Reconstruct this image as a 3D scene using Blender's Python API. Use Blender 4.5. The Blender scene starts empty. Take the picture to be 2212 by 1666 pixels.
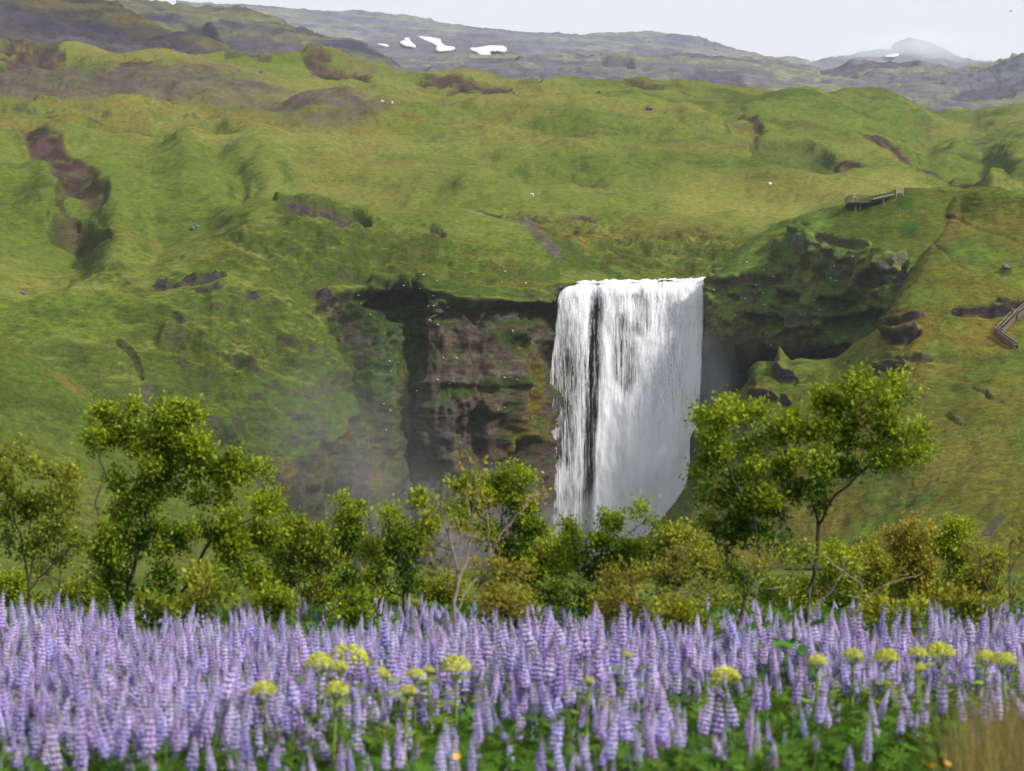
import bpy, bmesh, math, random
import numpy as np
from mathutils import Vector, Matrix

# ------------------------------------------------------------------ camera, sky, sun, exposure
SC = bpy.context.scene
COL = SC.collection
F = 4989.0                  # focal length in units of a 2212 wide frame
HZ = 1210.0                 # row of the true horizon in that frame
EYE = 1.6                   # camera height above the meadow

cam_d = bpy.data.cameras.new("camera")
cam = bpy.data.objects.new("camera", cam_d)
COL.objects.link(cam)
cam.location = (0, 0, EYE)
cam.rotation_euler = (math.radians(90), 0, 0)
cam_d.sensor_width = 36.0
cam_d.lens = 36.0 * F / 2212.0
cam_d.shift_y = (HZ - 833.0) / 2212.0
cam_d.clip_start = 0.1
cam_d.clip_end = 40000
cam_d.dof.use_dof = True
cam_d.dof.focus_distance = 330.0
cam_d.dof.aperture_fstop = 3.8
SC.camera = cam

SUN_EL, SUN_AZ = 35.0, 122.0      # azimuth clockwise from the view direction: from the right, a little behind the camera
w = bpy.data.worlds.new("World")
SC.world = w
w.use_nodes = True
nt = w.node_tree
nt.nodes.clear()
out = nt.nodes.new("ShaderNodeOutputWorld")
sky = nt.nodes.new("ShaderNodeTexSky")
sky.sky_type = 'NISHITA'
sky.sun_disc = False
sky.sun_elevation = math.radians(SUN_EL)
sky.sun_rotation = math.radians(SUN_AZ)
bg1 = nt.nodes.new("ShaderNodeBackground"); bg1.inputs[1].default_value = 0.1
bg2 = nt.nodes.new("ShaderNodeBackground")
bg2.inputs[0].default_value = (0.985, 0.965, 1.0, 1)      # even overcast
bg2.inputs[1].default_value = 0.55
mx = nt.nodes.new("ShaderNodeMixShader"); mx.inputs[0].default_value = 0.9
nt.links.new(sky.outputs[0], bg1.inputs[0])
nt.links.new(bg1.outputs[0], mx.inputs[1]); nt.links.new(bg2.outputs[0], mx.inputs[2])
nt.links.new(mx.outputs[0], out.inputs[0])

sun_d = bpy.data.lights.new("sun", 'SUN')
sun_d.energy = 4.0
sun_d.angle = math.radians(6)
sun_d.color = (1.0, 0.93, 0.82)
sun = bpy.data.objects.new("sun", sun_d)
COL.objects.link(sun)
_az, _el = math.radians(SUN_AZ), math.radians(SUN_EL)
sdir = Vector((math.sin(_az) * math.cos(_el), math.cos(_az) * math.cos(_el), math.sin(_el)))
sun.rotation_euler = (-sdir).to_track_quat('-Z', 'Y').to_euler()

SC.view_settings.view_transform = 'Standard'
SC.view_settings.look = 'None'
SC.view_settings.gamma = 1.0
SC.view_settings.exposure = 0.72
SC.view_settings.use_curve_mapping = False
SC.cycles.use_denoising = True
SC.cycles.max_bounces = 5
SC.cycles.diffuse_bounces = 2
SC.cycles.transparent_max_bounces = 12
SC.cycles.volume_bounces = 4
SC.cycles.volume_max_steps = 64
SC.cycles.sample_clamp_indirect = 4

random.seed(5)
RNG = np.random.default_rng(5)

# ------------------------------------------------------------------ helpers
def at(px, py, D):
    return Vector(((px - 1106.0) * D / F, D, EYE + (HZ - py) * D / F))

def tag(o, label=None, cat=None, group=None, kind=None):
    if label: o["label"] = label
    if cat: o["category"] = cat
    if group: o["group"] = group
    if kind: o["kind"] = kind
    return o

def empty(name, loc=(0, 0, 0), rz=0.0):
    o = bpy.data.objects.new(name, None)
    o.location = loc; o.rotation_euler = (0, 0, rz)
    o.empty_display_size = 0.2
    COL.objects.link(o)
    return o

def link(name, me, mat=None, parent=None):
    o = bpy.data.objects.new(name, me)
    if mat is not None and not me.materials: me.materials.append(mat)
    COL.objects.link(o)
    if parent is not None: o.parent = parent
    return o

def mesh_np(name, V, faces, smooth=True, col=None):
    """mesh from arrays; faces: (n,3) or (n,4) int array, or a list of such arrays"""
    me = bpy.data.meshes.new(name)
    V = np.asarray(V, dtype=np.float32)
    fl = faces if isinstance(faces, list) else [faces]
    fl = [np.asarray(f, dtype=np.int32) for f in fl if len(f)]
    me.vertices.add(len(V)); me.vertices.foreach_set("co", V.ravel())
    loops = np.concatenate([f.ravel() for f in fl])
    starts, tot, s = [], [], 0
    for f in fl:
        k = f.shape[1]
        starts.append(s + np.arange(len(f)) * k); tot.append(np.full(len(f), k)); s += f.size
    starts = np.concatenate(starts).astype(np.int32); tot = np.concatenate(tot).astype(np.int32)
    me.loops.add(len(loops)); me.loops.foreach_set("vertex_index", loops)
    me.polygons.add(len(starts)); me.polygons.foreach_set("loop_start", starts)
    me.polygons.foreach_set("loop_total", tot)
    if smooth: me.polygons.foreach_set("use_smooth", np.ones(len(starts), dtype=bool))
    me.update(calc_edges=True)
    if col is not None:
        c = np.ones((len(V), 4), dtype=np.float32); c[:, :3] = col
        a = me.attributes.new("Col", 'FLOAT_COLOR', 'POINT'); a.data.foreach_set("color", c.ravel())
    return me

def lin(r, g, b):
    f = lambda c: ((c / 255 + 0.055) / 1.055) ** 2.4 if c > 10 else c / 255 / 12.92
    return np.array([f(r), f(g), f(b)])

# --- noise
def _hash(ix, iy, iz, seed):
    h = (ix.astype(np.uint32) * np.uint32(374761393) + iy.astype(np.uint32) * np.uint32(668265263)
         + iz.astype(np.uint32) * np.uint32(2246822519) + np.uint32((seed * 3266489917) & 0xffffffff))
    h = (h ^ (h >> np.uint32(13))) * np.uint32(1274126177)
    h = h ^ (h >> np.uint32(16))
    return h.astype(np.float32) / np.float32(4294967295.0)

def vnoise(x, y, z, seed=0):
    fx, fy, fz = np.floor(x), np.floor(y), np.floor(z)
    ix, iy, iz = fx.astype(np.int64), fy.astype(np.int64), fz.astype(np.int64)
    u, v, t = x - fx, y - fy, z - fz
    u = u * u * u * (u * (u * 6 - 15) + 10); v = v * v * v * (v * (v * 6 - 15) + 10); t = t * t * t * (t * (t * 6 - 15) + 10)
    r = 0
    for dx in (0, 1):
        wx = u if dx else 1 - u
        for dy in (0, 1):
            wy = v if dy else 1 - v
            for dz in (0, 1):
                wz = t if dz else 1 - t
                r = r + wx * wy * wz * _hash(ix + dx, iy + dy, iz + dz, seed)
    return r * 2 - 1

def fbm(P, scale, octv=4, seed=0, gain=0.5, stretch=(1, 1, 1), ridged=False):
    x, y, z = P[..., 0] / scale * stretch[0], P[..., 1] / scale * stretch[1], P[..., 2] / scale * stretch[2]
    a, s, n = 1.0, 0.0, 0.0
    c, sn = math.cos(0.6), math.sin(0.6)
    for o in range(octv):
        v = vnoise(x + 17.3 * o, y - 9.1 * o, z + 5.7 * o, seed + o * 7)
        if ridged: v = 1 - 2 * np.abs(v)
        s = s + a * v; n += a; a *= gain
        x, y = (x * c - y * sn) * 2.03, (x * sn + y * c) * 2.03
        z = z * 2.03
    return s / n * 1.6

def sstep(a, b, x):
    t = np.clip((x - a) / (b - a), 0, 1)
    return t * t * (3 - 2 * t)

# --- monotone cubic
def pchip(xk, yk, x):
    xk, yk = np.asarray(xk, float), np.asarray(yk, float)
    h = np.diff(xk); d = np.diff(yk) / h
    m = np.zeros_like(yk)
    m[1:-1] = np.where(d[:-1] * d[1:] > 0, 2 * d[:-1] * d[1:] / (d[:-1] + d[1:] + 1e-12), 0)
    m[0], m[-1] = d[0], d[-1]
    i = np.clip(np.searchsorted(xk, x) - 1, 0, len(h) - 1)
    t = (x - xk[i]) / h[i]
    t = np.clip(t, 0, 1); hh = h[i]
    return ((2*t**3-3*t**2+1) * yk[i] + (t**3-2*t**2+t) * hh * m[i] + (-2*t**3+3*t**2) * yk[i+1] + (t**3-t**2) * hh * m[i+1])

def loft(rows, pxs, counts):
    """rows: control lines [(px, py, D), ...] from near to far; gives grids PX, PY, DD (nv, nu)"""
    K = len(rows)
    Y = np.array([pchip([p[0] for p in r], [p[1] for p in r], pxs) for r in rows])
    D = np.array([pchip([p[0] for p in r], [p[2] for p in r], pxs) for r in rows])
    ts = np.concatenate([np.linspace(k, k + 1, counts[k], endpoint=False) for k in range(K - 1)] + [[K - 1.0]])
    def along(A):
        d = np.diff(A, axis=0); m = np.zeros_like(A)
        pr = d[:-1] * d[1:]
        m[1:-1] = np.where(pr > 0, 2 * pr / (d[:-1] + d[1:] + np.where(d[:-1] + d[1:] >= 0, 1e-9, -1e-9)), 0)
        m[0], m[-1] = d[0], d[-1]
        i = np.clip(ts.astype(int), 0, K - 2); t = (ts - i)[:, None]
        return ((2*t**3-3*t**2+1) * A[i] + (t**3-2*t**2+t) * m[i] + (-2*t**3+3*t**2) * A[i+1] + (t**3-t**2) * m[i+1])
    PY, DD = along(Y), along(D)
    PX = np.broadcast_to(pxs, PY.shape).copy()
    return PX, PY, DD

def grid_pts(PX, PY, DD):
    return np.stack([(PX - 1106.0) * DD / F, DD, EYE + (HZ - PY) * DD / F], axis=-1)

def grid_normals(P):
    du = np.gradient(P, axis=1); dv = np.gradient(P, axis=0)
    n = np.cross(du, dv)
    n /= np.linalg.norm(n, axis=-1, keepdims=True) + 1e-9
    return n

def grid_faces(nv, nu):
    i = np.arange(nv * nu, dtype=np.int32).reshape(nv, nu)
    return np.stack([i[:-1, :-1], i[:-1, 1:], i[1:, 1:], i[1:, :-1]], axis=-1).reshape(-1, 4)

# --- shape masks on a sheet's own coordinates
def seg_dist(X, Y, pts):
    best = np.full(X.shape, 1e9); side = np.zeros(X.shape); tt = np.zeros(X.shape)
    L = 0.0
    segs = [math.hypot(b[0]-a[0], b[1]-a[1]) for a, b in zip(pts[:-1], pts[1:])]
    tot = sum(segs)
    for (a, b), l in zip(zip(pts[:-1], pts[1:]), segs):
        ex, ey = b[0]-a[0], b[1]-a[1]
        t = np.clip(((X-a[0]) * ex + (Y-a[1]) * ey) / (l*l + 1e-9), 0, 1)
        dx, dy = X - (a[0] + t*ex), Y - (a[1] + t*ey)
        d = np.hypot(dx, dy)
        m = d < best
        side = np.where(m, np.sign(ex * dy - ey * dx), side)
        tt = np.where(m, (L + t*l) / tot, tt)
        best = np.where(m, d, best); L += l
    return best, side, tt

def in_poly(X, Y, poly):
    ins = np.zeros(X.shape, bool)
    n = len(poly)
    for i in range(n):
        x1, y1 = poly[i]; x2, y2 = poly[(i + 1) % n]
        c = ((y1 > Y) != (y2 > Y)) & (X < (x2 - x1) * (Y - y1) / (y2 - y1 + 1e-9) + x1)
        ins ^= c
    return ins

def poly_mask(X, Y, poly, soft):
    d, _, _ = seg_dist(X, Y, list(poly) + [poly[0]])
    s = np.where(in_poly(X, Y, poly), d, -d)
    return sstep(-soft, soft, s)

def line_mask(X, Y, pts, width, soft=None):
    d, _, t = seg_dist(X, Y, pts)
    soft = soft or width * 0.5
    taper = np.sqrt(np.clip(np.minimum(t, 1 - t) * 6 + 0.15, 0, 1))
    return 1 - sstep(width * taper - soft * 0.5, width * taper + soft, d)

# ------------------------------------------------------------------ materials
def nodes_of(name):
    m = bpy.data.materials.new(name); m.use_nodes = True
    t = m.node_tree; t.nodes.clear()
    return m, t, t.nodes.new("ShaderNodeOutputMaterial")

def N(t, kind, **kw):
    n = t.nodes.new(kind)
    for k, v in kw.items(): setattr(n, k, v)
    return n

def terrain_mat(name, s1, s2, amt=0.5, bump=0.4, rough=0.95):
    m, t, o = nodes_of(name)
    a = N(t, "ShaderNodeAttribute", attribute_name="Col")
    tc = N(t, "ShaderNodeTexCoord")
    n1 = N(t, "ShaderNodeTexNoise"); n1.inputs["Scale"].default_value = 1.0 / s1; n1.inputs["Detail"].default_value = 5
    n1.inputs["Roughness"].default_value = 0.65
    mp = N(t, "ShaderNodeMapping"); mp.inputs["Scale"].default_value = (0.7, 0.7, 1.7)
    n2 = N(t, "ShaderNodeTexNoise"); n2.inputs["Scale"].default_value = 1.0 / s2; n2.inputs["Detail"].default_value = 4
    t.links.new(tc.outputs["Object"], n1.inputs["Vector"])
    t.links.new(tc.outputs["Object"], mp.inputs["Vector"]); t.links.new(mp.outputs[0], n2.inputs["Vector"])
    ad = N(t, "ShaderNodeMath", operation='ADD'); t.links.new(n1.outputs[0], ad.inputs[0]); t.links.new(n2.outputs[0], ad.inputs[1])
    mr = N(t, "ShaderNodeMapRange"); mr.inputs["From Min"].default_value = 0.72; mr.inputs["From Max"].default_value = 1.28
    mr.inputs["To Min"].default_value = 1 - amt; mr.inputs["To Max"].default_value = 1 + amt
    t.links.new(ad.outputs[0], mr.inputs["Value"])
    mm = N(t, "ShaderNodeMix", data_type='RGBA', blend_type='MULTIPLY'); mm.inputs[0].default_value = 1
    t.links.new(a.outputs["Color"], mm.inputs[6]); t.links.new(mr.outputs[0], mm.inputs[7])
    p = N(t, "ShaderNodeBsdfPrincipled"); p.inputs["Roughness"].default_value = rough
    p.inputs["Specular IOR Level"].default_value = 0.02
    t.links.new(mm.outputs[2], p.inputs["Base Color"])
    b = N(t, "ShaderNodeBump"); b.inputs["Strength"].default_value = bump; b.inputs["Distance"].default_value = s1 * 0.6
    t.links.new(ad.outputs[0], b.inputs["Height"]); t.links.new(b.outputs[0], p.inputs["Normal"])
    t.links.new(p.outputs[0], o.inputs[0])
    return m

def plain_mat(name, col, rough=0.7, var=0.25, scale=8.0, spec=0.3, coord="Object"):
    m, t, o = nodes_of(name)
    tc = N(t, "ShaderNodeTexCoord")
    n1 = N(t, "ShaderNodeTexNoise"); n1.inputs["Scale"].default_value = scale; n1.inputs["Detail"].default_value = 4
    t.links.new(tc.outputs[coord], n1.inputs["Vector"])
    mr = N(t, "ShaderNodeMapRange"); mr.inputs["From Min"].default_value = 0.3; mr.inputs["From Max"].default_value = 0.7
    mr.inputs["To Min"].default_value = 1 - var; mr.inputs["To Max"].default_value = 1 + var
    t.links.new(n1.outputs[0], mr.inputs["Value"])
    mm = N(t, "ShaderNodeMix", data_type='RGBA', blend_type='MULTIPLY'); mm.inputs[0].default_value = 1
    mm.inputs[6].default_value = (*col, 1); t.links.new(mr.outputs[0], mm.inputs[7])
    p = N(t, "ShaderNodeBsdfPrincipled"); p.inputs["Roughness"].default_value = rough; p.inputs["Specular IOR Level"].default_value = spec
    t.links.new(mm.outputs[2], p.inputs["Base Color"]); t.links.new(p.outputs[0], o.inputs[0])
    return m

def leaf_mat(name, transl=0.3, rough=0.5, spec=0.3, hue=0.0, val=0.0, sat=0.0):
    """vertex colour, a little varied from plant to plant, with light coming through"""
    m, t, o = nodes_of(name)
    a = N(t, "ShaderNodeAttribute", attribute_name="Col")
    src = a.outputs["Color"]
    if hue or val:
        oi = N(t, "ShaderNodeObjectInfo")
        hs = N(t, "ShaderNodeHueSaturation")
        r1 = N(t, "ShaderNodeMapRange"); r1.inputs["To Min"].default_value = 0.5 - hue; r1.inputs["To Max"].default_value = 0.5 + hue
        mu = N(t, "ShaderNodeMath", operation='MULTIPLY'); mu.inputs[1].default_value = 7.13
        fr = N(t, "ShaderNodeMath", operation='FRACT')
        r2 = N(t, "ShaderNodeMapRange"); r2.inputs["To Min"].default_value = 1 - val; r2.inputs["To Max"].default_value = 1 + val
        t.links.new(oi.outputs["Random"], r1.inputs["Value"]); t.links.new(oi.outputs["Random"], mu.inputs[0])
        t.links.new(mu.outputs[0], fr.inputs[0]); t.links.new(fr.outputs[0], r2.inputs["Value"])
        t.links.new(r1.outputs[0], hs.inputs["Hue"]); t.links.new(r2.outputs[0], hs.inputs["Value"])
        if sat:
            m3 = N(t, "ShaderNodeMath", operation='MULTIPLY'); m3.inputs[1].default_value = 13.7
            f3 = N(t, "ShaderNodeMath", operation='FRACT')
            r3 = N(t, "ShaderNodeMapRange"); r3.inputs["To Min"].default_value = 1 - sat; r3.inputs["To Max"].default_value = 1 + sat
            t.links.new(oi.outputs["Random"], m3.inputs[0]); t.links.new(m3.outputs[0], f3.inputs[0])
            t.links.new(f3.outputs[0], r3.inputs["Value"]); t.links.new(r3.outputs[0], hs.inputs["Saturation"])
        t.links.new(src, hs.inputs["Color"]); src = hs.outputs[0]
    p = N(t, "ShaderNodeBsdfPrincipled"); p.inputs["Roughness"].default_value = rough; p.inputs["Specular IOR Level"].default_value = spec
    t.links.new(src, p.inputs["Base Color"])
    tr = N(t, "ShaderNodeBsdfTranslucent"); t.links.new(src, tr.inputs[0])
    ms = N(t, "ShaderNodeMixShader"); ms.inputs[0].default_value = transl
    t.links.new(p.outputs[0], ms.inputs[1]); t.links.new(tr.outputs[0], ms.inputs[2])
    t.links.new(ms.outputs[0], o.inputs[0])
    return m

# ------------------------------------------------------------------ terrain
def C(r, g, b): return lin(r, g, b) / 1.62

GRASS   = C(102, 119, 45)
GRASS_B = C(124, 132, 62)
GRASS_D = C(60, 82, 30)
DRY     = C(130, 114, 58)
THATCH  = C(78, 68, 36)
MOSS    = C(64, 80, 38)
MOSS_D  = C(74, 100, 50)
OLIVE   = C(92, 90, 36)
OCHRE   = C(128, 108, 46)
ROCK    = C(92, 82, 78)
ROCK_D  = C(72, 66, 68)
ROCK_B  = C(112, 98, 90)
DIRT    = C(80, 64, 58)
SCREE   = C(92, 82, 86)

M_LAND = terrain_mat("grassy_land", 0.5, 1.1, amt=0.42, bump=0.7)
M_FAR  = terrain_mat("far_land", 9.0, 16.0, amt=0.35, bump=0.4)

def mixc(c, col, m):
    return c + (np.asarray(col) - c) * np.clip(m, 0, 1)[..., None]

def grass_cover(P, NZ, seed, bright=0.5):
    """patchy grass: fresh, pale and dry growth in uneven drifts along the contours"""
    c = np.empty(P.shape); c[:] = GRASS
    n1 = fbm(P, 70, 4, seed, stretch=(1, 1, 1.6))
    n2 = fbm(P, 16, 4, seed + 11, stretch=(0.6, 0.6, 3.0))
    n3 = fbm(P, 3.2, 3, seed + 23, stretch=(0.7, 0.7, 2.0))
    c = mixc(c, GRASS_B, sstep(0.1, 0.8, n1 + 0.4 * n2 + (bright - 0.5) * 1.6))
    c = mixc(c, GRASS_D, sstep(0.05, 0.75, -n1 * 0.5 + 0.45 * n2 + 0.4 * n3 - (bright - 0.5)) * 0.62)
    c = mixc(c, DRY, sstep(0.15, 0.8, fbm(P, 40, 4, seed + 31) + 0.35 * n3) * 0.5)
    c = mixc(c, THATCH, sstep(0.1, 0.7, n3 + 0.25 * n2 - 0.1) * 0.32)
    n4 = fbm(P, 1.5, 2, seed + 43, stretch=(0.8, 0.8, 1.6))
    c = c * (1 + 0.14 * n4)[..., None]
    return c

def terracettes(P, slope, seed, wl=1.5):
    """little steps that grazing animals tread into a steep slope"""
    ph = P[..., 2] / wl + 0.9 * fbm(P, 14, 3, seed) + 0.35 * fbm(P, 4, 2, seed + 3)
    f = ph - np.floor(ph)
    st = np.where(f < 0.72, f / 0.72, (1 - f) / 0.28)
    return (st - 0.5) * sstep(0.22, 0.55, slope) * (0.6 + 0.6 * fbm(P, 24, 2, seed + 5))

def finish(name, P, colr, mat, label=None, kind="structure"):
    nv, nu = P.shape[:2]
    me = mesh_np(name, P.reshape(-1, 3), grid_faces(nv, nu)[:, ::1], True, colr.reshape(-1, 3))
    o = link(name, me, mat)
    o["kind"] = kind
    if label: o["label"] = label
    return o

SHEETS = {}
def spot(sheet, px, py):
    """world point on a finished sheet that lies nearest to a direction"""
    P = SHEETS[sheet]
    X = P[..., 0] / P[..., 1] * F + 1106; Y = HZ - (P[..., 2] - EYE) / P[..., 1] * F
    d = (X - px) ** 2 + (Y - py) ** 2
    near = d < 9.0
    if near.any():
        dd = np.where(near, P[..., 1], 1e9)
        i = np.unravel_index(np.argmin(dd), d.shape)
    else:
        i = np.unravel_index(np.argmin(d), d.shape)
    return Vector(P[i])

def rise(d): return 0.40 * sstep(11, 31, d) * (1 - sstep(40, 75, d))
# ---- meadow ground: one sheet out to the horizon, finer near the camera
gx = np.concatenate([-np.geomspace(9000, 26, 26), np.linspace(-24, 24, 97), np.geomspace(26, 9000, 26)])
gy = np.concatenate([[-3000, -300, -40], np.linspace(-4, 80, 169), np.geomspace(84, 16000, 60)])
GX, GY = np.meshgrid(gx, gy)
GP = np.stack([GX, GY, np.zeros_like(GX)], -1)
fl = 1 - sstep(70, 200, np.hypot(GX, GY))
GP[..., 2] = (0.10 * fbm(GP, 6, 3, 3) + 0.03 * fbm(GP, 1.2, 2, 4)) * fl - 0.05 + rise(GY)
gc = grass_cover(GP, None, 41, 0.35)
gc = mixc(gc, MOSS_D, fl * 0.5)
finish("ground", GP, gc, terrain_mat("meadow_ground", 0.4, 1.0, amt=0.5, bump=0.6))

# ---- main hillside with the cliff left of the fall
cols = np.arange(-170, 2392, 3.1)
def R(*p): return [(p[i], p[i + 1], p[i + 2]) for i in range(0, len(p), 3)]
rows = [
 R(-180,1234,385, 0,1234,392, 200,1234,402, 350,1234,416, 480,1234,432, 600,1234,446, 690,1234,458, 780,1234,470, 893,1234,484, 920,1234,480, 1050,1234,486, 1150,1234,497, 1190,1234,508, 1215,1234,516, 1530,1234,520, 1700,1234,522, 2400,1234,524),
 R(-180,1020,404, 0,1020,410, 200,1010,418, 350,1000,426, 480,1000,438, 600,1000,450, 690,1000,461, 780,1000,472, 893,1000,486, 920,1000,480, 1050,1000,486, 1150,1000,500, 1190,1000,511, 1215,1000,519, 1530,1000,523, 1700,1000,524, 2400,1000,526),
 R(-180,880,416, 0,870,422, 200,860,430, 350,850,436, 480,850,444, 600,860,453, 690,870,463, 780,860,475, 893,850,486, 920,845,479, 1050,845,482, 1150,850,500, 1190,850,512, 1215,850,518, 1530,850,522, 1700,850,523, 2400,850,526),
 R(-180,770,428, 0,750,434, 200,730,442, 350,720,450, 480,715,456, 600,720,462, 690,740,470, 780,730,479, 893,715,488, 920,705,480, 1050,705,482, 1150,710,499, 1190,710,510, 1215,710,514, 1530,710,517, 1700,710,519, 2400,710,522),
 R(-180,700,438, 0,660,446, 130,610,456, 250,590,463, 350,606,463, 480,598,467, 600,618,472, 690,632,478, 780,634,482, 893,622,487, 920,622,482, 1050,628,485, 1150,630,496, 1190,622,503, 1215,614,506, 1350,613,508, 1530,611,508, 1700,600,512, 2400,600,520),
 R(-180,640,452, 0,600,462, 130,560,468, 250,535,474, 350,520,480, 480,505,486, 600,490,490, 690,500,494, 780,535,496, 893,560,499, 920,575,497, 1050,592,500, 1150,602,508, 1190,606,513, 1215,602,520, 1350,600,526, 1530,600,530, 1700,575,540, 2400,560,560),
 R(-180,560,500, 0,540,505, 130,520,506, 250,500,506, 350,480,510, 480,468,515, 600,455,520, 690,450,525, 780,462,530, 900,480,536, 1050,490,540, 1190,500,545, 1350,520,552, 1530,530,560, 1640,520,566, 1700,500,570, 1900,490,575, 2400,480,590),
 R(-180,480,560, 0,470,562, 200,452,566, 350,438,575, 480,425,582, 600,415,590, 780,412,598, 900,415,602, 1050,425,605, 1190,432,608, 1350,440,615, 1530,448,622, 1700,445,630, 1900,430,640, 2100,425,645, 2400,425,650),
 R(-180,350,690, 0,345,690, 200,335,692, 350,330,695, 480,325,700, 780,325,712, 1050,335,722, 1350,350,735, 1530,360,742, 1700,365,748, 1900,380,740, 2080,400,720, 2200,385,730, 2400,370,745),
 R(-180,230,860, 0,230,860, 350,235,862, 600,240,868, 900,245,880, 1190,255,890, 1450,270,900, 1700,285,905, 1950,292,905, 2070,315,890, 2200,290,905, 2400,285,915),
 R(-180,155,1020, 0,158,1020, 350,162,1020, 600,180,1022, 900,195,1030, 1190,205,1040, 1450,222,1045, 1700,240,1050, 2000,252,1055, 2400,255,1060),
 R(-180,120,1180, 0,126,1180, 300,130,1180, 480,140,1180, 700,149,1180, 850,154,1180, 1130,168,1180, 1350,193,1170, 1550,208,1165, 1700,220,1160, 1900,231,1160, 2100,236,1160, 2400,238,1160),
 R(-180,150,1420, 0,156,1420, 300,160,1420, 850,184,1420, 1130,198,1420, 1550,240,1420, 1900,262,1420, 2400,268,1420),
]
PX, PY, DD = loft(rows, cols, [26, 46, 40, 36, 26, 26, 26, 38, 40, 40, 24, 16])
P0 = grid_pts(PX, PY, DD)
wx = PX + 9 * fbm(P0, 12, 3, 71); wy = PY + 6 * fbm(P0, 12, 3, 72)     # ragged outlines for everything drawn on the hill
H = np.zeros(PX.shape)           # height added along the surface normal
rock = np.zeros(PX.shape); dirt = np.zeros(PX.shape); scree = np.zeros(PX.shape)
dry = np.zeros(PX.shape); mossy = np.zeros(PX.shape); rough_ = np.zeros(PX.shape); ochre = np.zeros(PX.shape)

def scarp(pts, h, width, reach=60):
    """a long swell with a hollow along its foot: ground on the right hand of the line stands higher"""
    ex, ey = pts[-1][0] - pts[0][0], pts[-1][1] - pts[0][1]; l = math.hypot(ex, ey)
    nx, ny = -ey / l, ex / l
    groove([(x + nx * reach * .38, y + ny * reach * .38) for x, y in pts], -0.75 * h, reach * .24)
    groove([(x - nx * width * .8, y - ny * width * .8) for x, y in pts], 0.6 * h, width * .9)

def bank(pts, depth, width, brown=1.0):
    """an eroded bank: a notch cut into the turf with bare soil in it"""
    global H, dirt
    m = line_mask(wx, wy, pts, width)
    H = H - 0.7 * depth * m
    up = line_mask(wx, wy + width * 1.3, pts, width * 0.8)
    H = H + depth * 0.35 * up
    dirt = np.maximum(dirt, m * brown)
    return m

def groove(pts, depth, width):
    global H
    d, s, t = seg_dist(wx, wy, pts)
    tot_ = sum(math.hypot(q[0]-p[0], q[1]-p[1]) for p, q in zip(pts[:-1], pts[1:]))
    e = sstep(0, 0.45 * tot_, np.hypot(wx - pts[0][0], wy - pts[0][1])) * sstep(0, 0.45 * tot_, np.hypot(wx - pts[-1][0], wy - pts[-1][1]))
    m = np.exp(-(d / (width * 1.9)) ** 2) * e
    H = H - depth * m
    return m

# left flank
m = poly_mask(wx, wy, [(47,317),(90,330),(133,347),(173,380),(237,433),(227,443),(143,430),(100,397),(70,370)], 8); H -= 2.4 * m; dirt = np.maximum(dirt, m)
dry += 0.7 * line_mask(wx, wy, [(-40,230),(0,252),(60,300),(130,343),(175,382),(235,432)], 9)
groove([(-20,300),(20,350),(60,410),(120,450)], 6, 40)
groove([(200,520),(60,570),(-60,640)], 6, 24)
groove([(240,480),(330,440),(400,400),(410,340)], 10, 62)
scarp([(490,440),(525,405),(515,375),(470,345),(425,315),(410,285)], 7, 13, 130)
bank([(110,474),(150,470),(190,478),(235,500)], 2.2, 9, 0.7)
bank([(125,425),(140,450),(165,463)], 1.5, 6, 0.8)
bank([(600,474),(640,465),(690,470),(730,463),(790,478)], 5, 13, 0.5); rock += line_mask(wx, wy, [(600,474),(640,465),(690,472),(730,466),(790,480)], 10)
scree += poly_mask(wx, wy, [(-180,158),(0,153),(167,158),(333,163),(467,167),(560,180),(633,203),(740,220),(850,250),(780,268),(690,262),(583,252),(467,230),(333,216),(167,216),(33,210),(-180,190)], 14) * sstep(-0.75, 0.15, fbm(P0, 18, 4, 81, stretch=(.5, .5, 1.5)) + .12)
m = poly_mask(wx, wy, [(-180,190),(330,200),(600,240),(860,255),(800,300),(520,280),(400,260),(300,330),(160,290),(-180,280)], 26); dry += 0.6 * m
rock += m * sstep(0.5, 0.85, fbm(P0, 9, 3, 83)) * 0.8
dirt += 0.7 * poly_mask(wx, wy, [(285,300),(330,320),(350,350),(300,345)], 12) * sstep(-0.2, 0.5, fbm(P0, 7, 3, 84))
# plateau banks
bank([(-160,138),(0,134),(60,128),(135,130)], 4, 6)
bank([(262,163),(300,160),(330,166)], 2, 4, 0.8); bank([(485,152),(530,147),(590,148)], 3, 4, 0.8)
bank([(660,150),(700,160),(745,168),(795,178)], 5, 8)
bank([(905,188),(950,190),(1040,200),(1105,200)], 4, 7)
bank([(1122,164),(1180,172),(1237,178),(1304,191),(1400,207),(1480,219)], 4, 5, 0.9)
bank([(1120,178),(1165,200)], 3, 7, 0.5)
# middle slopes
groove([(1000,330),(1060,345),(1090,360)], 3, 12)
m = np.exp(-(((wx-1190)/95)**2 + ((wy-362)/24)**2)); H -= 13 * m; mossy += 0.35 * m
scarp([(1140,372),(1215,380),(1262,362),(1275,345)], 3.5, 10, 60)
groove([(1265,283),(1320,300),(1370,312),(1430,335),(1480,350)], 3.2, 9)
bank([(1024,432),(1050,436),(1087,453)], 1.8, 4); bank([(1120,462),(1150,464),(1183,471)], 1.8, 5); bank([(1187,440),(1230,445),(1290,453)], 1.4, 4, 0.8)
bank([(1285,403),(1335,409)], 1.2, 4, 0.6)
groove([(735,415),(830,408),(930,417)], 3, 10); groove([(870,390),(960,385),(1060,392)], 1.6, 6)
scree += line_mask(wx, wy, [(1118,480),(1148,505),(1170,530),(1205,556)], 11)
ochre += line_mask(wx, wy, [(1220,487),(1245,508),(1272,535)], 6)
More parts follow.
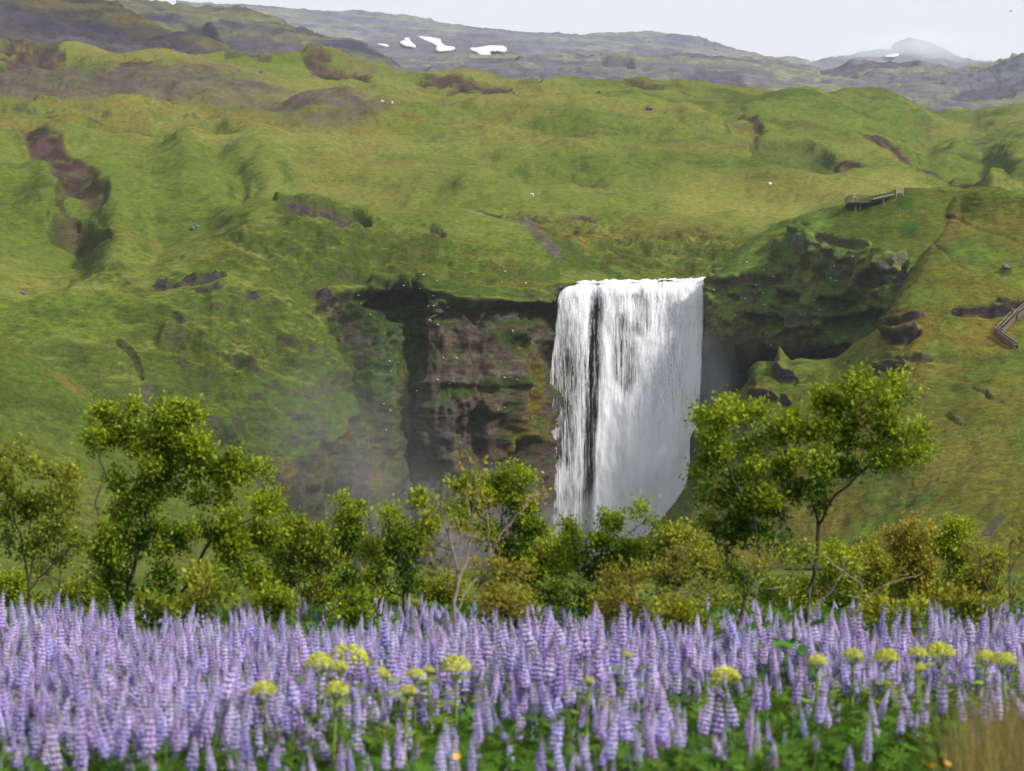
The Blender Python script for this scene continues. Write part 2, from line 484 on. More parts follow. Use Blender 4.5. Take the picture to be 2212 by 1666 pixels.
rough_ += poly_mask(wx, wy, [(1090,455),(1250,450),(1400,470),(1560,470),(1640,500),(1630,540),(1560,600),(1420,585),(1320,570),(1230,540),(1130,500)], 22)
scarp([(1650,505),(1628,485),(1590,472),(1540,470),(1470,468)], 4, 10, 70)
m = poly_mask(wx, wy, [(1531,250),(1600,248),(1657,292),(1632,307),(1575,300)], 8); H -= 5 * m; dry += 0.5 * m
dirt += 0.8 * line_mask(wx, wy, [(1598,252),(1630,272),(1655,292),(1635,306)], 5)
m = line_mask(wx, wy, [(1625,315),(1680,325),(1740,330),(1805,350)], 15); H -= 4.5 * m; mossy += 0.6 * m
bank([(1801,343),(1830,355),(1857,362)], 2, 5)
groove([(1735,265),(1790,285),(1840,305)], 2.5, 8); groove([(1760,220),(1820,235)], 2.5, 6); groove([(1860,240),(1950,255)], 2.5, 6)
bank([(1845,290),(1891,300),(1930,315),(1975,333),(2040,365),(2112,394)], 3.2, 8, 1.0)
m = line_mask(wx, wy, [(1870,305),(1960,345),(2040,375),(2100,398)], 8); dry += 0.6 * m
groove([(2060,290),(2071,320),(2088,355),(2121,393),(2150,410)], 15, 52); groove([(2190,325),(2125,345),(2095,365)], 5, 30)
rock += line_mask(wx, wy, [(2115,325),(2128,338)], 7)
groove([(1590,395),(1680,402),(1800,418)], 1.6, 5); groove([(1560,375),(1690,385)], 1.2, 4)
for k in range(46):      # loose hummocks and hollows all over the moor
    x0 = RNG.uniform(-100, 2300); y0 = RNG.uniform(215, 450); wd = RNG.uniform(25, 80)
    groove([(x0, y0), (x0 + wd, y0 + RNG.uniform(-4, 9)), (x0 + 2 * wd, y0 + RNG.uniform(-4, 16))], RNG.uniform(0.6, 2.0), RNG.uniform(4, 10))

H = H * (1 - 0.40 * sstep(480, 600, DD))
# near slope above and beside the cliff: buttress, ledges, chimneys
rock += line_mask(wx, wy, [(335,617),(395,612),(440,604),(478,605)], 8); bank([(335,622),(400,616),(478,608)], 1.6, 6, 0.2)
rock += line_mask(wx, wy, [(425,635),(470,638)], 7); rock += line_mask(wx, wy, [(525,655),(550,660)], 8)
rock += line_mask(wx, wy, [(655,600),(700,640),(705,650)], 12)
m = bank([(255,728),(280,750),(300,780),(312,805)], 1.4, 5, 0.5)
m = line_mask(wx, wy, [(320,825),(340,860)], 16); scree += m; H -= 0.8 * m
mossy += 0.7 * line_mask(wx, wy, [(390,830),(470,820)], 22)
rough_ += poly_mask(wx, wy, [(340,670),(400,690),(470,760),(640,780),(660,810),(520,820),(400,800),(330,740)], 20)
rough_ += poly_mask(wx, wy, [(460,520),(540,500),(640,510),(760,520),(930,560),(930,600),(720,610),(600,600),(480,590)], 26)
scarp([(690,900),(655,800),(600,730),(520,650),(480,590)], 4.5, 22, 130)        # arete of the buttress
rough_ += 0.9 * poly_mask(wx, wy, [(590,470),(700,462),(820,480),(930,500),(1060,540),(1190,585),(1190,615),(1000,610),(800,600),(640,560)], 24)
rough_ = np.clip(rough_, 0, 1)
groove([(545,560),(620,640),(700,720),(740,800)], 4, 26)
groove([(760,500),(800,540),(860,560)], 3.5, 20)
bank([(930,500),(960,515)], 1.5, 5, 0.9)

# the cliff itself
cl = poly_mask(PX, PY, [(690,700),(740,640),(800,625),(905,608),(920,640),(1000,650),(1140,655),(1195,625),(1540,612),(1720,612),(1720,1260),(560,1260),(600,1000),(700,950),(760,880),(720,800)], 10)
cliff_R = poly_mask(PX, PY, [(905,640),(1000,640),(1190,628),(1540,612),(1720,612),(1720,1260),(905,1260)], 8)
rk = fbm(P0, 9, 5, 101, ridged=True, stretch=(1, 1, 0.8)); fl_ = fbm(P0, 5, 4, 102, stretch=(1, 1, 0.22)); strata = fbm(P0, 4.5, 4, 103, stretch=(0.2, 0.2, 1.4))
face0 = poly_mask(PX, PY, [(905,660),(990,676),(1070,700),(1128,755),(1128,812),(1037,830),(915,810)], 14)
H += cl * (1 - 0.45 * face0) * (1.7 * rk + 1.7 * fl_ + 0.35 * strata + 0.7 * face0 * fbm(P0, 2.4, 3, 118, stretch=(0.15, 0.15, 1.2)) + 1.1 * fbm(P0, 3.6, 4, 104, ridged=True) + 0.45 * fbm(P0, 1.5, 3, 105))
ov = line_mask(wx, wy, [(800,640),(850,650),(905,640)], 14); H -= 3.2 * line_mask(wx, wy, [(800,662),(850,672),(900,668)], 24); rock += ov * 0.2
H -= 3.6 * line_mask(wx, wy, [(925,676),(1000,672),(1100,676),(1190,674)], 16)
H += 2.6 * line_mask(wx, wy, [(800,612),(900,612),(1000,632),(1100,640),(1180,640)], 15)
H -= 2.6 * line_mask(wx, wy, [(690,664),(750,655),(830,652),(905,640)], 13); H += 1.6 * line_mask(wx, wy, [(690,636),(750,628),(830,622),(905,612)], 12)
rock += 0.8 * line_mask(wx, wy, [(700,664),(750,656),(830,654),(905,642)], 11)
H -= 3.0 * line_mask(wx, wy, [(1000,925),(1060,940),(1090,980),(1080,1040)], 38)
H -= 2.5 * line_mask(wx, wy, [(930,1010),(960,1050),(1000,1060)], 30)
H += 1.0 * line_mask(wx, wy, [(1105,760),(1110,850),(1110,980)], 12)
H -= 1.0 * line_mask(wx, wy, [(925,836),(1000,842),(1100,842)], 6)

n_big = fbm(P0, 60, 3, 61); n_huge = fbm(P0, 150, 2, 60, stretch=(1, 0.7, 1)); n_mid = fbm(P0, 17, 4, 62); n_sm = fbm(P0, 5.0, 4, 63)
far_f = sstep(500, 900, DD)
H += (1 - cl) * sstep(505, 640, DD) * (8.0 * n_huge + 4.6 * fbm(P0, 46, 3, 59, stretch=(1, 0.3, 0.6))) + (2.4 + 1.8 * far_f) * n_big + (0.9 + 0.6 * far_f) * n_mid + (0.38 + 0.25 * far_f) * n_sm
H += rough_ * (1.2 * fbm(P0, 6.5, 4, 64, ridged=True) - 0.3 + 0.6 * fbm(P0, 2.4, 3, 66))
N0 = grid_normals(P0)
sl0 = 1 - np.clip(N0[..., 2], 0, 1)
H += np.clip(rock, 0, 1) * (1.0 * fbm(P0, 3.2, 4, 108, ridged=True) + 0.5 * fbm(P0, 1.3, 3, 109) - 0.2)
but = poly_mask(PX, PY, [(440,640),(900,640),(900,1260),(420,1260)], 30)
H += but * (1 - cl) * (1.0 * fbm(P0, 7, 4, 106, ridged=True) + 0.5 * fbm(P0, 2.6, 3, 107))
H += (1 - cl) * (1 - but) * (0.5 - 0.25 * sstep(0.5, 0.75, sl0)) * terracettes(P0, sl0, 65, 1.7)
P = P0 + N0 * H[..., None]
NN = grid_normals(P); slope = 1 - np.clip(NN[..., 2], 0, 1)

c = grass_cover(P, NN[..., 2], 51, 0.5)
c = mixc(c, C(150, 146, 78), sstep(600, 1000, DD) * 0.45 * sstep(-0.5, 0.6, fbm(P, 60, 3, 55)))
c = mixc(c, DRY, dry * sstep(-0.6, 0.5, fbm(P, 6, 4, 56)))
c = mixc(c, C(128, 108, 82), 0.5 * poly_mask(wx, wy, [(640,150),(860,156),(1080,166),(1060,176),(850,170)], 8))
c = mixc(c, OLIVE, rough_ * sstep(-0.6, 0.5, fbm(P, 5, 4, 57)) * 0.85)
c = mixc(c, C(74, 62, 40), rough_ * sstep(0.05, 0.6, fbm(P, 3.2, 3, 58)) * 0.75)
c = mixc(c, GRASS_B, 0.55 * (1 - rough_) * poly_mask(wx, wy, [(540,350),(900,330),(1400,370),(1800,395),(2080,410),(1700,440),(1300,430),(900,405),(560,430)], 30))
c = mixc(c, GRASS_D, sstep(0.09, 0.34, slope) * (1 - cl) * 0.72)  # darker turf on steep banks, which also paints shading into the folds
c = mixc(c, C(146, 148, 72), 0.5 * (1 - rough_) * poly_mask(wx, wy, [(1420,400),(1900,390),(2100,410),(1900,440),(1700,475),(1620,470),(1450,440)], 30))
c = mixc(c, MOSS, mossy * 0.8)
bare = 0.7 * sstep(0.82, 1.05, slope + 0.2 * n_sm) * (1 - cl) * sstep(700, 450, DD)
c = mixc(c, mixc(np.broadcast_to(ROCK_D, c.shape), ROCK, sstep(-.3, .5, n_sm)), bare)
c = mixc(c, SCREE * (0.75 + 0.5 * sstep(-.6, .6, fbm(P, 4, 3, 59)))[..., None], scree * (0.75 + 0.25 * n_sm))
c = mixc(c, DIRT * (0.55 + 0.8 * sstep(-.7, .7, fbm(P, 5, 4, 60, stretch=(1.6, .5, .5))))[..., None], dirt * sstep(-0.75, 0.1, fbm(P, 5, 3, 67) + 0.4))
c = mixc(c, OCHRE, 0.7 * ochre)
c = mixc(c, ROCK_D, np.clip(rock, 0, 1) * sstep(-0.35, 0.25, fbm(P, 2.6, 4, 68) + 0.25 * fbm(P, 8, 2, 69)))
# cliff cover: bare brown face, moss, drips of yellow moss
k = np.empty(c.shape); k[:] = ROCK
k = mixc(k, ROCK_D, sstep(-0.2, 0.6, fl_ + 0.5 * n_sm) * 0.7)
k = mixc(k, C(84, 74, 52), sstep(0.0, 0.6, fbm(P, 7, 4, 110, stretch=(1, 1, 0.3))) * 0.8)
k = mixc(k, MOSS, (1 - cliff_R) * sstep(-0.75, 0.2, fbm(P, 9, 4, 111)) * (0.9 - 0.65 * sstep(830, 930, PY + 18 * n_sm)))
k = mixc(k, OLIVE, (1 - cliff_R) * sstep(840, 940, PY) * sstep(0.0, 0.6, fbm(P, 6, 4, 121, stretch=(1.4, 1, 0.16))) * 0.8)
k = mixc(k, C(80, 104, 62), (1 - cliff_R) * sstep(-.8, .3, fbm(P, 5, 4, 119)) * poly_mask(wx, wy, [(780,690),(905,690),(915,870),(840,880),(790,800)], 20) * 0.8)
wx2 = wx + 16 * fbm(P0, 7, 4, 114); wy2 = wy + 13 * fbm(P0, 7, 4, 115)
face = poly_mask(wx2, wy2, [(914,665),(990,676),(1070,705),(1128,760),(1128,812),(1037,826),(924,806),(915,728)], 14) * sstep(-0.75, 0.05, fbm(P, 7, 4, 116) + 0.25)
k = mixc(k, ROCK_B * (0.8 + 0.35 * sstep(-.7, .7, strata))[..., None], face * (0.85 + 0.2 * n_sm))
k = k * (0.72 + 0.56 * sstep(-.6, .6, fbm(P, 2.2, 4, 117, stretch=(0.15, 0.15, 1.3))))[..., None]
k = mixc(k, C(104, 90, 80), poly_mask(wx, wy, [(1000,830),(1095,845),(1090,880),(1000,900),(985,870)], 8) * 0.8)
gl = np.zeros(PX.shape)
for q in ([(912,698),(945,690),(972,700)], [(1074,715),(1100,730),(1125,752)], [(960,848),(1020,846)], [(1047,835),(1085,828),(1114,835)], [(1050,890),(1095,880)], [(920,640),(980,640),(1050,650)], [(905,608),(980,612),(1080,628)], [(905,1010),(950,1020)]):
    gl = np.maximum(gl, line_mask(wx, wy, q, 14))
k = mixc(k, MOSS, gl * sstep(-0.5, 0.3, fbm(P, 4, 3, 112) + 0.2))
ym = np.maximum(line_mask(wx, wy, [(1130,740),(1135,850),(1130,960)], 26), line_mask(wx, wy, [(1108,880),(1108,990)], 7)) 
ym = np.maximum(ym, 0.8 * line_mask(wx, wy, [(990,960),(1000,1060)], 14) + 0.8 * line_mask(wx, wy, [(610,970),(615,1080)], 9) + 0.8 * line_mask(wx, wy, [(715,880),(725,960)], 9) + 0.6 * line_mask(wx, wy, [(860,800),(880,980)], 12))
k = mixc(k, C(112, 102, 40), ym * sstep(-0.7, 0.4, fbm(P, 3.5, 3, 113, stretch=(1, 1, 0.4))))
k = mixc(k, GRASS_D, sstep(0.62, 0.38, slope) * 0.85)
k = k * (0.52 + 0.44 * sstep(-.5, .5, fbm(P, 1.3, 3, 120, ridged=True, stretch=(.8, .8, 1.3))))[..., None]      # cracked; the overall darkening paints in the gorge's shade
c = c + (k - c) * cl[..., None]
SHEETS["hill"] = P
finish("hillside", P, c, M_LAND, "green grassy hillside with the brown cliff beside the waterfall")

# ---- lower slope in front on the left
cols2 = np.arange(-170, 760, 3.0)
rows2 = [
 R(-180,1240,318, 0,1240,322, 250,1240,335, 460,1240,362, 640,1240,392, 760,1240,412),
 R(-180,1080,338, 0,1090,342, 167,1100,352, 250,1120,358, 460,1150,378, 640,1200,398, 760,1236,413),
 R(-180,860,366, 0,900,368, 100,930,372, 167,950,376, 250,990,382, 460,1070,394, 640,1160,404, 760,1230,414),
 R(-180,690,394, 0,730,394, 60,765,395, 110,790,396, 167,822,398, 247,884,402, 340,935,405, 460,988,409, 560,1050,412, 640,1112,414, 700,1165,416, 760,1225,418),
 R(-180,760,420, 0,800,420, 167,900,424, 247,960,428, 460,1060,434, 640,1170,436, 760,1240,438),
]
PX, PY, DD = loft(rows2, cols2, [30, 60, 70, 20])
P0 = grid_pts(PX, PY, DD); N0 = grid_normals(P0); sl0 = 1 - np.clip(N0[..., 2], 0, 1)
H = 0.9 * fbm(P0, 30, 3, 161) + 0.35 * fbm(P0, 8, 3, 162) + 0.10 * fbm(P0, 2.5, 3, 163) + 0.34 * terracettes(P0, sl0 + 0.2, 165, 1.3)
P = P0 + N0 * H[..., None]; NN = grid_normals(P); slope = 1 - np.clip(NN[..., 2], 0, 1)
c = grass_cover(P, NN[..., 2], 151, 0.42)
c = mixc(c, GRASS_D, np.full(P.shape[:2], 0.55))
c = mixc(c, DRY, 0.6 * line_mask(PX, PY, [(60,765),(167,825),(260,893)], 16) * sstep(-0.6, 0.5, fbm(P, 5, 3, 167)))
SHEETS["slope"] = P
finish("lower_slope", P, c, M_LAND, "smooth green slope with sheep tracks behind the tallest willow")

# ---- hill right of the fall: cliff behind
cols3 = np.arange(1527, 2160, 2.8)
rows3 = [
 R(1480,1200,515, 1530,1200,514, 1640,1200,512, 1760,1200,505, 1900,1200,488, 2170,1200,470),
 R(1480,900,519, 1530,900,519, 1600,900,518, 1700,900,512, 1800,880,503, 1900,860,488, 2170,860,470),
 R(1480,770,517, 1530,770,517, 1600,772,515, 1700,775,508, 1800,780,499, 1900,790,485, 2170,790,466),
 R(1480,735,503, 1530,738,502, 1600,742,498, 1700,738,490, 1800,735,482, 1900,722,473, 2170,720,458),
 R(1480,660,502, 1530,665,500, 1600,665,495, 1700,665,486, 1800,655,478, 1900,645,468, 2000,640,462, 2170,640,458),
 R(1480,625,503, 1530,612,501, 1570,605,497, 1650,590,492, 1700,575,487, 1760,545,480, 1830,545,474, 1900,560,469, 1960,585,465, 2170,590,462),
 R(1480,612,504, 1530,606,504, 1560,580,503, 1600,556,502, 1650,530,500, 1700,512,496, 1760,506,483, 1830,512,477, 1900,530,472, 1960,555,470, 2170,560,466),
 R(1480,610,507, 1530,603,507, 1560,570,507, 1600,540,507, 1650,508,506, 1700,485,503, 1760,470,494, 1830,465,488, 1900,470,484, 1960,475,482, 2170,480,478),
 R(1480,612,512, 1530,603,512, 1560,566,513, 1600,532,513, 1650,500,513, 1700,474,511, 1760,455,508, 1820,442,502, 1850,434,500, 1900,424,499, 1960,416,498, 2050,413,496, 2170,408,492),
 R(1480,650,530, 1530,640,530, 1600,580,532, 1700,520,532, 1850,470,530, 2050,445,525, 2170,445,520),
]
PX, PY, DD = loft(rows3, cols3, [8, 24, 14, 26, 20, 22, 20, 20, 10])
P0 = grid_pts(PX, PY, DD); N0 = grid_normals(P0)
wx = PX + 8 * fbm(P0, 9, 3, 271); wy = PY + 6 * fbm(P0, 9, 3, 272)
sl0 = 1 - np.clip(N0[..., 2], 0, 1)
st = sstep(0.25, 0.5, sl0)
H = 1.3 * fbm(P0, 22, 3, 261) + st * (2.4 * fbm(P0, 9, 5, 262, ridged=True, stretch=(1, 1, 1.2)) + 1.2 * fbm(P0, 3.5, 4, 263)) + 0.3 * fbm(P0, 3, 3, 264)
for q, dpt, wdt in (([(1762,512),(1820,525),(1880,540)], 1.6, 9), ([(1680,640),(1730,650)], 3.5, 12), ([(1780,655),(1830,660)], 3.5, 14), ([(1870,620),(1930,600),(1945,575)], 3, 14), ([(1660,555),(1700,530),(1720,505)], 2.5, 10), ([(1800,700),(1860,700),(1900,690)], 4, 16), ([(1620,690),(1700,700)], 3, 12)):
    H -= dpt * line_mask(wx, wy, q, wdt)
    H += dpt * 0.5 * line_mask(wx, wy + wdt * 1.6, q, wdt * 0.8)
P = P0 + N0 * H[..., None]; NN = grid_normals(P); slope = 1 - np.clip(NN[..., 2], 0, 1)
nz = fbm(P, 5, 4, 266); nb = fbm(P, 14, 4, 267)
c = grass_cover(P, NN[..., 2], 251, 0.4)
c = mixc(c, OLIVE, 0.4 * sstep(-.4, .5, nb))
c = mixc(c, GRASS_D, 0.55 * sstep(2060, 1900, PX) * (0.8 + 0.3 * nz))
c = mixc(c, C(52, 96, 40), 0.8 * line_mask(wx, wy, [(1925,470),(1950,460),(1960,500)], 22) * sstep(-.5, .4, nz))
mo = mixc(np.broadcast_to(MOSS_D, c.shape), C(104, 130, 56), sstep(-0.3, 0.5, nb + 0.4 * nz))
mo = mixc(mo, C(112, 112, 50), sstep(0.2, 0.7, fbm(P, 7, 3, 268)) * 0.7)
mo = mixc(mo, ROCK, 0.8 * sstep(0.75, 1.05, slope + 0.3 * nz))
mo = mixc(mo, C(78, 72, 78), poly_mask(wx, wy, [(1850,610),(1960,560),(1985,580),(1950,640),(1900,690),(1860,660)], 14) * sstep(-.4, .4, nz) * 0.8)
flank = np.maximum(sstep(0.34, 0.60, slope + 0.10 * nz), 0.62 * poly_mask(wx, wy, [(1480,560),(1620,480),(1760,430),(1800,470),(1750,520),(1760,760),(1480,760)], 14))
mo = mo * 1.35
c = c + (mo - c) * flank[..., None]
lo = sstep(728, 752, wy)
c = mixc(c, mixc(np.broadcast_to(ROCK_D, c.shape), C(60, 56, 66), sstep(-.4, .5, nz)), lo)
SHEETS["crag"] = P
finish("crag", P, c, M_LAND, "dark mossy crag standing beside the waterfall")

# ---- hill right of the fall: grassy nose in front
cols4 = np.arange(1396, 2392, 2.9)
rows4 = [
 R(1390,1240,400, 1480,1240,396, 1600,1240,385, 1800,1240,360, 2000,1240,340, 2212,1240,325, 2400,1240,312),
 R(1390,1215,414, 1440,1190,418, 1490,1150,420, 1600,1120,410, 1800,1100,390, 2000,1090,372, 2212,1080,360, 2400,1070,350),
 R(1390,1195,424, 1440,1150,429, 1478,1095,434, 1492,1055,437, 1505,1000,438, 1575,960,436, 1640,940,430, 1800,930,415, 2000,915,400, 2212,880,395, 2400,870,388),
 R(1390,1182,430, 1440,1125,436, 1478,1070,441, 1490,1035,443, 1498,970,445, 1520,930,446, 1575,890,446, 1640,850,443, 1723,840,438, 1800,838,433, 1905,800,428, 2000,770,425, 2212,740,425, 2400,730,420),
 R(1390,1178,434, 1440,1113,440, 1475,1056,445, 1488,1022,447, 1494,935,450, 1530,895,452, 1575,858,453, 1625,822,454, 1640,800,454, 1723,778,450, 1760,774,449, 1798,774,447, 1850,745,446, 1905,714,444, 1925,680,443, 1950,640,443, 1985,620,442, 2050,610,440, 2212,590,440, 2400,580,438),
 R(1390,1190,444, 1440,1130,450, 1475,1080,455, 1494,970,462, 1575,880,465, 1640,825,467, 1723,800,464, 1798,792,462, 1905,728,458, 1930,670,458, 1950,630,461, 1975,590,465, 2000,545,470, 2050,500,474, 2120,480,473, 2212,475,470, 2400,470,456),
 R(1390,1230,455, 1475,1140,465, 1575,930,475, 1640,880,478, 1723,850,476, 1798,840,474, 1905,770,472, 1940,700,474, 1975,620,480, 2000,560,484, 2030,480,488, 2070,425,489, 2120,410,482, 2212,404,480, 2400,398,478),
 R(1390,1240,470, 1475,1200,475, 1575,1000,490, 1723,900,490, 1798,890,490, 1905,830,490, 1975,680,495, 2030,540,500, 2070,470,505, 2212,440,505, 2400,430,500),
]
PX, PY, DD = loft(rows4, cols4, [22, 40, 40, 44, 40, 34, 14])
P0 = grid_pts(PX, PY, DD); N0 = grid_normals(P0)
wx = PX + 7 * fbm(P0, 8, 3, 371); wy = PY + 5 * fbm(P0, 8, 3, 372)
sl0 = 1 - np.clip(N0[..., 2], 0, 1)
H = 1.1 * fbm(P0, 26, 3, 361) + 0.5 * fbm(P0, 9, 3, 362) + 0.28 * fbm(P0, 3, 3, 363) + 0.42 * terracettes(P0, sl0 + 0.12, 365, 1.6)
rock = np.zeros(PX.shape); gl = np.zeros(PX.shape)
def ledge(q, dpt, wdt, a=1.0):
    global H, rock
    wdt = wdt * 0.8; m = line_mask(wx + 5 * fbm(P0, 3, 3, 379), wy + 4 * fbm(P0, 3, 3, 380), q, wdt)
    wdt = wdt * 0.75; jag = 0.6 + 0.6 * fbm(P0, 4, 3, 378)
    H = H - 0.45 * dpt * m * jag + dpt * 0.4 * line_mask(wx, wy + wdt * 1.7, q, wdt * 0.9)
    rock = np.maximum(rock, a * m * sstep(-0.8, 0.0, fbm(P0, 3.2, 3, 377)))
ledge([(1910,728),(1945,735),(1985,722)], 4.5, 10); ledge([(1905,706),(1950,700),(2000,685)], 2.5, 7, 0.8)
ledge([(2065,682),(2100,678),(2140,672),(2178,670)], 2.8, 8); ledge([(2160,655),(2212,662)], 2, 6, 0.8)
ledge([(2165,585),(2205,588)], 1.5, 7); ledge([(1935,785),(2010,782)], 2, 7, 0.6); ledge([(1890,802),(1960,806)], 3.2, 13)
ledge([(1672,815),(1720,825)], 3.0, 11); ledge([(1625,865),(1670,868)], 3, 10); ledge([(1690,875),(1705,880)], 2.5, 9)
ledge([(2100,840),(2130,855),(2170,880)], 1.0, 3, 0.8); ledge([(2050,905),(2080,930)], 1.2, 6, 0.5)
H += 4.2 * np.clip(1 - np.abs(PX-1690)/26 - np.abs(PY-765)/55, 0, 1) * (1 + .4 * fbm(P0, 2.5, 3, 381)) + 1.2 * np.exp(-(((PX-1640)/26)**2 + ((PY-805)/28)**2))
def track(q, wdt=3.5, dpt=0.55):
    global H, gl
    m = line_mask(wx * 0.5 + PX * 0.5, wy * 0.5 + PY * 0.5, q, wdt)
    H = H - 0.42 * dpt * m; gl = np.maximum(gl, m)
track([(1800,782),(1900,788),(2000,788),(2080,785)]); track([(1960,792),(2040,815),(2100,828)]); track([(1850,770),(1930,740),(1990,710),(2040,690)])
track([(2100,590),(2050,560),(2010,520)], 3); track([(1990,480),(2060,470),(2200,520)], 3, 1.0)
for q in range(9): track([(1940 + 10*q, 1070 - 9*q), (2060 + 6*q, 1045 - 12*q), (2200, 1030 - 14*q)], 2.5, 0.35)
P = P0 + N0 * H[..., None]; NN = grid_normals(P); slope = 1 - np.clip(NN[..., 2], 0, 1)
nz = fbm(P, 4, 4, 366); nb = fbm(P, 18, 4, 367)
c = grass_cover(P, NN[..., 2], 351, 0.42)
c = mixc(c, C(112, 108, 44), 0.55 * sstep(-.4, .5, nb))
c = mixc(c, C(132, 112, 48), 0.55 * sstep(0.1, .8, fbm(P, 11, 4, 369)) )
c = mixc(c, C(150, 118, 74), 0.7 * np.exp(-(((wx-2050)/40)**2 + ((wy-480)/26)**2)) * sstep(-.6, .4, nz))
c = mixc(c, C(64, 106, 44), 0.55 * sstep(0.35, 0.9, fbm(P, 13, 3, 370)))
c = mixc(c, C(136, 122, 62), gl * 0.5)
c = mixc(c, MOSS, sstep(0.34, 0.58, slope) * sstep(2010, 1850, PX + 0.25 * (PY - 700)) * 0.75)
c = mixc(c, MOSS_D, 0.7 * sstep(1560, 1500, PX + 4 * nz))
c = mixc(c, C(96, 88, 70), np.exp(-(((PX-1692)/20)**2 + ((PY-762)/22)**2)) * 1.2)
c = mixc(c, ROCK_D, np.maximum(0.75 * rock * sstep(-.7, .3, nz + .1), sstep(0.66, 0.85, slope + 0.15 * nz)))
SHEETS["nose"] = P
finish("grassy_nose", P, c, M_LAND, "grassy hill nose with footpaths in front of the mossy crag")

# ---- far country; bluish tones carry some distance haze in the colour
def far_sheet(name, label, rows, x0, x1, counts, seed, tone, amp, step=3.2, paint=None, sc=1.0):
    cl_ = np.arange(x0, x1, step)
    PX, PY, DD = loft(rows, cl_, counts)
    P0 = grid_pts(PX, PY, DD); N0 = grid_normals(P0)
    a = fbm(P0, 260 * sc, 4, seed); b = fbm(P0, 70 * sc, 5, seed + 1); d = fbm(P0, 26 * sc, 4, seed + 2, ridged=True)
    P = P0.copy()
    hh = amp * (0.7 * a + 0.65 * b + 0.22 * d)
    P += N0 * hh[..., None]
    NN = grid_normals(P); slope = 1 - np.clip(NN[..., 2], 0, 1)
    c = np.empty(P.shape); c[:] = tone[0]
    st = fbm(P, 90 * sc, 5, seed + 5, stretch=(0.5, 0.5, 1.6)); fi = fbm(P, 30 * sc, 4, seed + 6, stretch=(0.6, 0.6, 2))
    c = mixc(c, tone[1], sstep(-0.35, 0.35, st + 0.6 * fi))
    c = c * (1 + 0.25 * fbm(P, 11 * sc, 3, seed + 8))[..., None]
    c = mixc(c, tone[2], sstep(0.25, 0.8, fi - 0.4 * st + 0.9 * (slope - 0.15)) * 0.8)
    if paint: c, P = paint(PX, PY, P, c, slope, st, fi)
    SHEETS[name] = P
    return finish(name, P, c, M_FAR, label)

def paint_f1(PX, PY, P, c, slope, st, fi):
    m = poly_mask(PX + 8*fi, PY + 6*st, [(-180,-60),(60,60),(160,70),(250,80),(420,115),(500,140),(330,128),(120,122),(60,95),(-180,60)], 16)
    return mixc(c, C(92, 86, 96), m * 0.8 * sstep(-.7, .3, fi)), P
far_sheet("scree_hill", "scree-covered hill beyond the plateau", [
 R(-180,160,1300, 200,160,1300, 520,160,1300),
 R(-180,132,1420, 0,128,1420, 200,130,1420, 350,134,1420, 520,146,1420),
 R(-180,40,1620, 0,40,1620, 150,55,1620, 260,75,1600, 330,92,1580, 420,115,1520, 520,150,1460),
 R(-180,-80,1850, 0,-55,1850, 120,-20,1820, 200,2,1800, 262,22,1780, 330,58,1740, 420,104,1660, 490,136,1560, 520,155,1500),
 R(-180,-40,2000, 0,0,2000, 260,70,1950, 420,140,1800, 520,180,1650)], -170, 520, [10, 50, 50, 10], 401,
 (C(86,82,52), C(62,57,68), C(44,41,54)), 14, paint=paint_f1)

def paint_f2(PX, PY, P, c, slope, st, fi):
    m = poly_mask(PX + 8*fi, PY + 5*st, [(365,62),(400,56),(440,62),(470,90),(560,85),(640,110),(700,135),(520,138),(420,105)], 9)
    m2 = poly_mask(PX + 8*fi, PY + 5*st, [(355,62),(400,54),(440,60),(480,95),(490,110),(430,100),(370,75)], 7)
    c = mixc(c, C(84, 78, 92), m * 0.85)
    P[..., 1] += 26 * m2
    return mixc(c, C(62, 58, 74), m2), P  # dark hollow: shadow under the rock put into the colour
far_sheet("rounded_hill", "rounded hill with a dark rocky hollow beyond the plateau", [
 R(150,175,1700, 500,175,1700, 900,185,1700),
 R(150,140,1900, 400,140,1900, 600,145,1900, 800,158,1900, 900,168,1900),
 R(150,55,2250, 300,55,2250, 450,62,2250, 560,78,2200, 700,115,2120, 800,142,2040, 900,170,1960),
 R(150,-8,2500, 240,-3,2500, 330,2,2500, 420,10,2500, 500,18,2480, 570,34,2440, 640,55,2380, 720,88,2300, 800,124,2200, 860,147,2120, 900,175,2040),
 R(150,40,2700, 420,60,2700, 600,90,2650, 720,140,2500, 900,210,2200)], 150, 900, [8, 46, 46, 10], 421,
 (C(104,104,78), C(76,74,92), C(54,52,76)), 12, paint=paint_f2)

